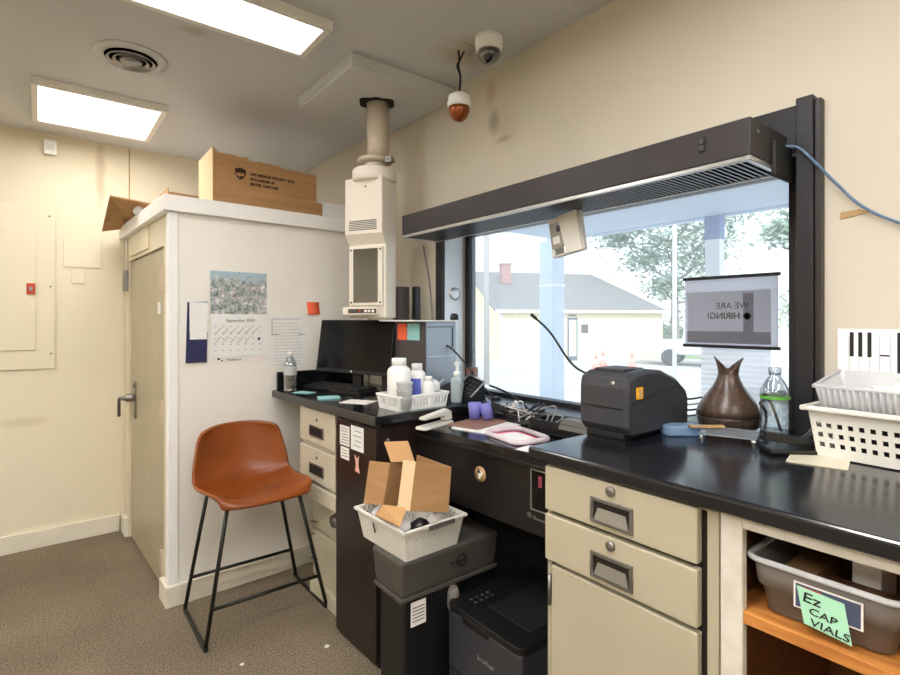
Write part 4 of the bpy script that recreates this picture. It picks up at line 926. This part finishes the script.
m_ = MB(); m_.tube([(.143, .012, .057), (-.012, .012, .056), (-.012, -.36, .056)], .005, 8); m_.build('rim', 'frost_white', cbk)
tag(B(-.06, -.05, 0, .06, .05, .012).build('paper_bundle', 'paper', loc=(1.49, .28, 1.185), rotz=R(20)), 'white paper packet lying in the frosted basket', 'papers')
pk = thing('receipt', 'pinkish receipt with lettering lying in the frosted basket', 'receipt', (1.47, .24, 1.20), R(25)); pk.rotation_euler = (0, R(-20), R(25))
B(-.03, -.05, 0, .03, .05, .001).build('sheet', 'paper2', pk); B(-.02, -.04, .001, -.012, .03, .0015).build('pink_print', 'salmon', pk); B(.0, -.04, .001, .006, .035, .0015).build('pink_print', 'salmon', pk)

# ---- wall paper and tape to the right of the window
po = thing('wall_notice', 'white notice with black vertical bars on the wall behind the baskets', 'notice', (1.578, .30, 1.10))
B(0, -.30, 0, .0015, .124, .228).build('sheet', 'paper', po)
for y, a, b in ((.095, .16, .22), (.078, .16, .22), (.060, .16, .22), (.004, .10, .22), (-.09, .1, .22)): B(-.0008, y - .004, a, 0, y + .004, b).build('black_bar', 'black_ink', po)
B(-.0008, .022, .163, 0, .04, .167).build('black_bar', 'black_ink', po)
k = MB()
for i in range(14): k.box(-.0006, .10 - i * .02, .02, 0, .101 - i * .02, .21)
k.build('ruled_lines', 'grey_ink', po)
k = MB(); k.prism([(.420, 1.602), (.418, 1.620), (.38, 1.622), (.35, 1.610), (.38, 1.608)], 1.5775, 1.58, 'x')
tag(k.build('packing_tape', 'tape'), 'strip of brown packing tape on the wall right of the window', 'tape')
tag(MB().tube(smooth_path([(1.50, .545, 1.80), (1.525, .50, 1.795), (1.52, .46, 1.75), (1.545, .42, 1.69), (1.56, .37, 1.625), (1.565, .30, 1.575), (1.565, .2, 1.53)]), .0035, 8).build('network_cable', 'cable_blue'), 'grey blue network cable drooping from the hood across the right wall', 'cable')

# ------------------------------------------------------------------ closet front: papers; top: boxes
def CU(u, v, z): return (CO[0] + u * cos(CR) - v * sin(CR), CO[1] + u * sin(CR) + v * cos(CR), z)
fy = .0118
fo = thing('receipt_holder', 'navy wall pocket stuffed with white slips on the closet wall', 'wall pocket', CO, CR)
m_ = MB(); m_.add([(.086, fy, 1.436), (.178, fy, 1.44), (.172, fy, 1.144), (.078, fy, 1.144), (.086, fy - .012, 1.436), (.178, fy - .012, 1.44), (.172, fy - .012, 1.144), (.078, fy - .012, 1.144)], [(0, 1, 2, 3), (4, 7, 6, 5), (0, 3, 7, 4), (1, 5, 6, 2), (3, 2, 6, 7), (0, 4, 5, 1)]); m_.build('pocket', 'navy', fo, bevel=.001)
for k in range(4): B(.092 + .001 * (k % 2), fy - .016 - k * .001, 1.415 - k * .033 - .06, .176 - .002 * k, fy - .0155 - k * .001, 1.436 - k * .033).build('slip', 'paper', fo)
B(.130, fy - .020, 1.292, .176, fy - .0195, 1.33).build('slip', 'paper', fo)
ca = thing('wall_calendar', 'wall calendar with a snowy village picture hanging on the closet wall', 'calendar', CO, CR)
ca.location = CU(.33, 0, 1.36)
y = fy
B(-.140, y - .003, .02, .142, y - .001, .235).build('picture_page', 'village', ca)
B(-.136, y - .006, -.195, .148, y - .004, .02).build('month_page', 'paper', ca)
B(-.128, y - .0025, -.225, .15, y - .001, -.195).build('lower_strip', 'paper2', ca)
text('September 2024', .024, 'grey', ca, (0.006, y - .0068, -.02), (1, 0, 0), UP, align='CENTER', sx=.9)
k = MB()
for i in range(6):
    for j in range(2):
        if i == 5 and j == 1: continue
        x = -.12 + i * .037; z = -.085 - j * .042; k.tube([(x, y - .0068, z), (x + .030, y - .0068, z + .036)], .0009, 5)
k.build('crossed_days', 'black_ink', ca)
k = MB()
for i in range(7):
    for j in range(5): k.box(-.122 + i * .037, y - .0066, -.045 - j * .03, -.112 + i * .037, y - .006, -.042 - j * .03)
k.build('day_numbers', 'grey_ink', ca)
MB().lathe([(.007, y - .006), (.007, y - .0068), (0, y - .0068)], (.10, 0, -.108), 12, 'y').build('ink_mark', 'navy', ca)
text('Healthcare', .016, 'navy', ca, (-.06, y - .003, -.216), (1, 0, 0), UP); k = MB(); k.lathe([(.006, 0), (.006, -.001)], (-.10, y - .0025, -.205), 10, 'y'); k.lathe([(.004, 0), (.004, -.001)], (-.085, y - .0025, -.214), 10, 'y'); k.build('strip_logo', 'black_ink', ca)
MB().lathe([(.003, 0), (.003, -.006)], (.0, y, .23), 8, 'y').build('pin', 'steel', ca)
sp2 = thing('posted_sheet', 'white printed sheet pinned right of the calendar on the closet wall', 'notice', CO, CR)
B(.488, y - .002, 1.10, .695, y - .001, 1.375).build('sheet', 'paper', sp2)
k = MB(); k.box(.50, y - .003, 1.27, .503, y - .002, 1.355); k.box(.50, y - .003, 1.27, .54, y - .002, 1.273); k.box(.65, y - .003, 1.27, .69, y - .002, 1.273); k.box(.50, y - .003, 1.354, .66, y - .002, 1.356); k.build('box_outline', 'grey', sp2)
k = MB()
for i in range(14): k.box(.51, y - .0028, 1.11 + i * .017, .68 - .03 * random.random(), y - .002, 1.1115 + i * .017)
k.build('text_lines', 'grey_ink', sp2)
st = thing('sticky_note', 'orange sticky note on the closet wall above the monitor', 'note', CO, CR)
m_ = MB(); m_.grid(lambda u, v: (.700 + .072 * u + .004 * (1 - v), y - .002 - .010 * (1 - v) ** 2, 1.383 + .068 * v), 2, 6, smooth=True); m_.build('sheet', 'orange_note', st, thick=.0006)
B(.704, y - .0015, 1.378, .775, y - .001, 1.449).build('sheet_beneath', 'salmon', st)

ub = thing('shipping_box', 'large brown shipping box with a shield logo on top of the closet', 'box', CU(.213, .045, 1.937), CR)
k = MB(); top = []
N_ = 24; random.seed(3)
hs = [.262 + (-.012 if i > 7 else 0) + (-.012 if i > 15 else 0) + random.uniform(-.004, .004) for i in range(N_ + 1)]; hs[0] = .285
k.add([(.56 * i / N_, 0, 0) for i in range(N_ + 1)] + [(.56 * i / N_, 0, hs[i]) for i in range(N_ + 1)], [(i, i + 1, N_ + 2 + i, N_ + 1 + i) for i in range(N_)])
k.build('front_panel', 'card', ub, thick=.004)
k = MB(); k.quad((0, 0, 0), (0, .24, 0), (0, .24, .265), (0, 0, .285)); k.build('left_panel', 'card_edge', ub, thick=.004)
k = MB(); k.quad((.56, 0, 0), (.56, .24, 0), (.56, .24, .245), (.56, 0, .24)); k.quad((0, .24, 0), (.56, .24, 0), (.56, .24, .245), (0, .24, .262)); k.build('rear_panels', 'card', ub, thick=.004)
k = MB(); k.quad((0, 0, .004), (.56, 0, .004), (.56, .24, .004), (0, .24, .004)); k.build('bottom_panel', 'card', ub)
k = MB(); sx0, sz0 = .135, .175
sh_ = [(sx0 - .028, sz0 + .02), (sx0, sz0 + .028), (sx0 + .028, sz0 + .02), (sx0 + .027, sz0 - .008), (sx0 + .016, sz0 - .024), (sx0, sz0 - .034), (sx0 - .016, sz0 - .024), (sx0 - .027, sz0 - .008)]
k.prism(sh_, -.0035, -.002); k.build('shield_logo', 'ink', ub)
text('ups', .030, 'ink_gold', ub, (sx0 - .023, -.0042, sz0 - .014), (1, 0, 0), UP, bold=.001)
text('UPS MEDIUM PRIORITY BOX', .0195, 'ink', ub, (.185, -.0035, .172), (1, 0, 0), UP, bold=.0008)
text('FITS UNDER 30', .0195, 'ink', ub, (.185, -.0035, .146), (1, 0, 0), UP, bold=.0008)
text('ENTER CUSTOMS', .0195, 'ink', ub, (.185, -.0035, .120), (1, 0, 0), UP, bold=.0008)
tag(B(.0, 0, 0, .05, .16, .085).build('small_box', 'card', loc=CU(.765, .05, 1.937), rotz=CR, bevel=.002), 'small brown box right of the large shipping box on the closet', 'box')
tag(B(.0, 0, 0, .20, .14, .10).build('white_box', 'paper', loc=CU(.818, .06, 1.937), rotz=CR, bevel=.002), 'white box behind the tube station on top of the closet', 'box')
bb_ = thing('low_carton', 'low open brown carton on the closet behind the shipping box corner', 'box', CU(.09, .40, 1.937), CR)
k = MB(); k.quad((0, 0, 0), (.25, 0, 0), (.25, 0, .10), (0, 0, .105)); k.quad((0, 0, 0), (0, .2, 0), (0, .2, .12), (0, 0, .125)); k.quad((0, .2, 0), (.25, .2, 0), (.25, .2, .12), (0, .2, .12)); k.quad((.25, 0, 0), (.25, .2, 0), (.25, .2, .12), (.25, 0, .12)); k.quad((0, 0, .004), (.25, 0, .004), (.25, .2, .004), (0, .2, .004)); k.build('carton', 'card', bb_, thick=.004)
fs = thing('cardboard_sheet', 'brown cardboard piece overhanging the left edge of the closet top', 'cardboard', (0, 0, 0))
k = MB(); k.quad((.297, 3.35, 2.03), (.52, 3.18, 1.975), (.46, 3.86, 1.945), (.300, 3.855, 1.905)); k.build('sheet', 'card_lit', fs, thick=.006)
k = MB(); k.quad((.2975, 3.45, 2.003), (.2985, 3.70, 1.935), (.33, 3.70, 1.938), (.33, 3.45, 1.999)); k.build('folded_flap', 'card', fs, thick=.003, )
fs.children[1].location.z = -.006
tag(MB().lathe([(0, 0), (.03, .002), (.036, .02), (.02, .045), (0, .05)], CU(-.005, .62, 1.938), 9).build('crumpled_paper', 'paper'), 'crumpled white paper on the closet edge below the cardboard piece', 'paper')

# ------------------------------------------------------------------ stool
so = thing('bar_stool', 'cognac leather bar stool with black metal sled frame beside the closet', 'stool', (.79, 2.46, 0), R(0))
sx = -.045   # seat centre relative to frame centre
prof = [(-.322, .594, .372), (-.314, .604, .392), (-.27, .607, .41), (-.15, .592, .43), (-.02, .578, .445), (.06, .585, .445), (.10, .615, .435), (.125, .67, .43), (.14, .74, .41), (.15, .80, .395), (.157, .845, .37), (.155, .86, .33)]
m_ = MB(); nu = 14; pts = []
for j, (yy, zz, ww) in enumerate(prof):
    for i in range(nu + 1):
        u = i / nu * 2 - 1; e = abs(u) ** 3
        curl = .045 if 2 <= j <= 6 else (.03 if j in (1, 7) else 0)
        fwd = 0 if j < 5 else .075 * abs(u) ** 2.2 * min(1, (j - 4) / 3)
        drop = 0
        if j >= 9: drop = -.022 * e
        if j <= 1: yy2 = yy + .03 * e
        else: yy2 = yy
        pts.append((sx + u * ww / 2, yy2 - fwd, zz + curl * e + drop))
m_.add(pts, [(j * (nu + 1) + i, j * (nu + 1) + i + 1, (j + 1) * (nu + 1) + i + 1, (j + 1) * (nu + 1) + i) for j in range(len(prof) - 1) for i in range(nu)], True)
o = m_.build('seat_shell', 'leather', so, thick=.02, sub=2)
fx0, fx1, fy0, fy1 = -.262, .262, -.19, .19
def leg(a, b): return MB().tube([a, b], .0085, 10)
tops = {0: (sx - .15, -.25, .59), 1: (sx - .16, .03, .575), 2: (sx + .15, -.25, .59), 3: (sx + .16, .03, .575)}
for i, (a, b) in enumerate((((fx0, fy0, .02), tops[0]), ((fx0, fy1, .02), tops[1]), ((fx1, fy0, .02), tops[2]), ((fx1, fy1 - .01, .02), tops[3]))): leg(a, b).build('leg', 'black_metal', so)
for x in (fx0, fx1): MB().tube(smooth_path([(x, fy0, .03), (x, fy0 + .004, .013), (x, fy0 + .025, .009), (x, fy1 - .025, .009), (x, fy1 - .004, .013), (x, fy1, .03)], 4), .0085, 10).build('sled_runner', 'black_metal', so)
def lerp(a, b, t): return tuple(a[k] + (b[k] - a[k]) * t for k in range(3))
L0, L1, L2, L3 = [((fx0, fy0, .02), tops[0]), ((fx0, fy1, .02), tops[1]), ((fx1, fy0, .02), tops[2]), ((fx1, fy1, .02), tops[3])]
MB().tube([lerp(*L0, .27), lerp(*L2, .27)], .0075, 10).build('footrest', 'black_metal', so)
MB().tube([lerp(*L1, .27), lerp(*L3, .27)], .0075, 10).build('crossbar', 'black_metal', so)
MB().tube([tops[0], tops[1], tops[3], tops[2], tops[0]], .007, 8).build('seat_support', 'black_metal', so)
for x, y, s_ in ((.93, 2.0, .008), (.62, 2.10, .006)):
    tag(B(-s_, -s_, 0, s_, s_, .003).build('paper_scrap', 'paper', loc=(x, y, .002), rotz=.6), 'tiny white paper scrap on the carpet ' + ('by the dark cabinet' if x > .8 else 'under the stool'), 'paper scrap')

# ------------------------------------------------------------------ outside
GZ = -.5
struct(B(1.8, -40, GZ - .1, 90, 80, GZ).build('ground', 'asphalt'))
tag(B(24.4, 11, GZ, 34, 30, GZ + .02).build('grass_verge', 'grass'), 'strip of pale grass around the yellow building', 'grass', kind='stuff')
# canopy
cn = thing('canopy', 'pale blue drive-through canopy outside above the window', 'canopy', (3.7, 1, 2.41))
B(-1.85, -5.5, 0, 1.7, 3.5, .30).build('roof_slab', 'canopy', cn)
B(1.66, -5.5, -.02, 1.74, 3.70, .32).build('fascia', 'canopy', cn)
co = thing('canopy_column', 'thick pale blue column outside the window holding the canopy corner', 'column', (5.45, 4.68, GZ))
B(-.12, -.12, 0, .12, .12, 2.91).build('shaft', 'column', co, bevel=.01); B(-.125, -.125, 2.30, .125, .125, 2.33).build('band', 'ext_trim', co)
co = thing('canopy_column', 'slim white column outside behind the hiring sign', 'column', (5.35, 2.47, GZ))
B(-.05, -.07, 0, .05, .07, 2.91).build('shaft', 'ext_trim', co); B(-.055, -.075, 2.66, .055, .075, 2.9).build('blue_band', 'col_top', co)
# yellow building
P1 = Vector((15.9, 16.6, 0)); P2 = Vector((23.5, 13.3, 0)); ang = math.atan2(P2.y - P1.y, P2.x - P1.x); L = (P2 - P1).length
yb = thing('yellow_building', 'pale yellow building with a grey shingle roof across the lot', 'building', (P1.x, P1.y, GZ), ang)
dpt = 8.5; eh = 2.32; rh = 4.25
m_ = MB(); m_.prism([(0, 0), (dpt, 0), (dpt, eh), (dpt / 2, rh), (0, eh)], 0, L, 'x'); m_.build('walls', 'yellow_wall', yb)
m_ = MB()
m_.add([(-.3, -.25, eh - .1), (L + .2, -.25, eh - .1), (L - 1.4, dpt / 2, rh + .08), (-.3, dpt / 2, rh + .08), (-.3, dpt + .25, eh - .1), (L + .2, dpt + .25, eh - .1)], [(0, 1, 2, 3), (3, 2, 5, 4), (1, 5, 2)])
m_.build('roof', 'roof', yb, thick=.08)
for o_ in (B(-.02, -.02, 0, .08, .0, eh),): o_.build('corner_board', 'ext_trim', yb)
B(-.3, -.28, eh - .14, L + .2, -.24, eh - .02).build('gutter', 'ext_trim', yb)
dw = B(3.25, -.03, 0, 3.75, .0, 1.95).build('entry_door', 'car_grey', yb); B(3.32, -.04, .2, 3.68, -.03, 1.85).build('door_glass', 'jamb', dw)
B(3.95, -.03, 1.25, 4.3, 0, 1.65).build('wall_sign', 'grey', yb)
B(.6, -.015, .1, 2.2, .0, 1.9).build('filled_opening', 'yellow_wall', yb)
B(3.3, -.02, 2.02, 3.7, 0, 2.1).build('house_number', 'grey', yb)
MB().tube([(L - .9, -.08, .1), (L - .3, -.08, 1.5)], .05, 6).build('downspout', 'ext_trim', yb)
ch = B(1.1, dpt / 2 - 1.6, rh - .6, 1.55, dpt / 2 - 1.15, rh + .35).build('chimney', 'brick', yb); B(1.05, dpt / 2 - 1.65, rh + .35, 1.6, dpt / 2 - 1.1, rh + .42).build('chimney_cap', 'brick', ch)
# trees
def tree(name, label, x, y, h, cr, mt, n, blobs, trunk=.25, seed=1, size=.17):
    random.seed(seed); t = thing(name, label, 'tree', (x, y, GZ), 0, 'trees behind the lot')
    b = MB(); b.tube(smooth_path([(0, 0, 0), (.2, .1, h * .35), (-.1, 0, h * .65), (.1, 0, h * .95)]), [trunk * (1 - .8 * k / 24) for k in range(25)], 7)
    l = MB()
    for (bx_, by_, bz_, br) in blobs:
        c = Vector((bx_, by_, bz_)); s_ = Vector((0, 0, bz_ * .8)); mid = (s_ + c) / 2 + Vector((0, 0, -.2))
        b.tube(smooth_path([s_, mid, c], 4), [trunk * .35 * (1 - .08 * k) for k in range(9)], 5)
        for k in range(n):
            d = Vector((random.gauss(0, 1), random.gauss(0, 1), random.gauss(0, .6))) * br * .5
            p = c + d; a = Vector((random.uniform(-1, 1), random.uniform(-1, 1), random.uniform(-1, 1))).normalized(); bb2 = a.orthogonal().normalized(); s1 = size * random.uniform(.5, 1.2)
            l.add([p - a * s1, p - bb2 * s1 * .45, p + a * s1, p + bb2 * s1 * .45], [(0, 1, 2, 3)])
    b.build('trunk', 'bark', t); l.build('foliage', mt, t)
def ray(px, dist): u = (px - 450) / 520; return ((.619 + u * .785) * dist, (.785 - u * .619) * dist)
tree('pine_tree', 'large pine tree rising behind the right end of the yellow building', 26.1, 14.1, 8.6, 3, 'leaf', 620,
     [(-2.2, 2.4, 7.4, 1.2), (-1.5, 1.6, 7.0, 1.6), (.4, -.6, 7.4, 1.7), (-.4, .3, 5.9, 1.4), (1.2, -1.2, 6.2, 1.5), (-1.0, 1.2, 5.0, 1.1), (.8, -.8, 4.9, 1.3), (-.2, .2, 8.2, 1.7), (-1.9, 2.2, 6.3, 1.1), (1.6, -1.8, 7.5, 1.4), (-.3, .4, 3.6, 1.0), (.9, -1.0, 3.4, 1.2)], seed=4)
tree('pine_tree', 'pine tree seen at the right edge of the window, its branches near the canopy', 18.6, 5.7, 6.2, 3, 'leaf', 420,
     [(-.4, .5, 4.6, .7), (.3, -.3, 5.0, .8), (0, 0, 5.6, 1.0), (.8, -.9, 4.3, .9)], seed=9)
tree('leafy_bush', 'pale green bush at the foot of the pine behind the lot', 31.0, 15.2, 3.2, 2, 'leaf2', 240, [(0, 0, 1.6, 1.6), (-1, 1.2, 1.3, 1.3), (1, -1.2, 1.6, 1.6), (2, -2.6, 2.0, 1.7)], seed=12)
tree('leafy_bush', 'pale green bush behind the hiring sign and white car', 30.0, 8.2, 3.4, 2, 'leaf2', 240, [(0, 0, 2.2, 1.8), (.3, -1.6, 1.6, 1.6), (-.4, 1.6, 2.4, 1.6)], seed=13)
# poles and wires
def pole(px, dist, r, h, label, m='pole'):
    x, y = ray(px, dist); return tag(MB().tube([(0, 0, 0), (0, 0, h)], [r, r * .8], 10).build('utility_pole', m, loc=(x, y, GZ)), label, 'pole')
pole(486.5, 15, .085, 7, 'weathered utility pole outside at the left edge of the window')
pole(674.5, 17, .07, 8, 'slim white pole in front of the pine tree', 'ext_trim')
for k, (z, dz) in enumerate(((4.2, .0), (4.8, .3), (5.4, .5), (3.7, -.1))):
    tag(MB().tube([(14 + k, 26, z + 1.5), (22 + k, 8, z + dz + 1.2), (27, -6, z + 1.8)], .012, 4).build('utility_wire', 'cable_grey'), ['second lowest', 'second highest', 'highest', 'lowest'][k] + ' of the thin utility wires crossing the sky outside', 'wire', 'overhead wires')
# cones
for px, d_, lab in ((596, 18.6, 'pink-orange traffic cone, leftmost of the three on the lot'), (603, 20.2, 'pink-orange traffic cone just right of the leftmost one'), (632, 19.3, 'pink-orange traffic cone standing apart on the right')):
    x, y = ray(px, d_); t = thing('traffic_cone', lab, 'traffic cone', (x, y, GZ), .3, 'traffic cones on the lot')
    B(-.22, -.22, 0, .22, .22, .04).build('base', 'cone', t); MB().lathe([(.17, .04), (.11, .3)], seg=14).build('cone', 'cone', t); MB().lathe([(.111, .3), (.075, .45)], seg=14).build('white_band', 'ext_trim', t); MB().lathe([(.075, .45), (.03, .7), (0, .7)], seg=14).build('tip', 'cone', t)
# vehicles
def car(name, label, px, dist, rot, body, cat='car', pick=False):
    x, y = ray(px, dist); t = thing(name, label, cat, (x, y, GZ), rot)
    if pick:
        MB().prism([(-2.6, .45), (-2.6, 1.0), (-1.0, 1.05), (-.9, 1.75), (.4, 1.75), (.9, 1.15), (2.3, 1.0), (2.5, .45)], -.9, .9).build('body', body, t, bevel=.06)
        MB().prism([(-.8, 1.12), (-.75, 1.65), (.32, 1.65), (.72, 1.12)], -.92, .92).build('windows', 'car_glass', t)
    else:
        MB().prism([(-2.2, .3), (-2.2, .85), (-1.6, .95), (-1.0, 1.42), (.5, 1.45), (1.2, .98), (2.1, .8), (2.2, .3)], -.85, .85).build('body', body, t, bevel=.06)
        MB().prism([(-1.35, .97), (-.92, 1.34), (.45, 1.36), (1.0, .97)], -.87, .87).build('windows', 'car_glass', t)
    for a in (-1.45, 1.45):
        for b in (-.82, .82): MB().lathe([(.2, b - .1), (.34, b - .1), (.34, b + .1), (.2, b + .1)], (a, 0, .34), 16, 'y').build('wheel', 'tyre', t)
car('pickup_truck', 'white pickup truck parked outside behind the hiring sign', 712, 21, R(-70), 'car_white', 'truck', True)
car('parked_car', 'dark car parked beyond the yellow building corner', 672, 40, R(-60), 'car_grey')
car('parked_car', 'white car parked at the right edge of the window', 796, 13, R(10), 'car_white')
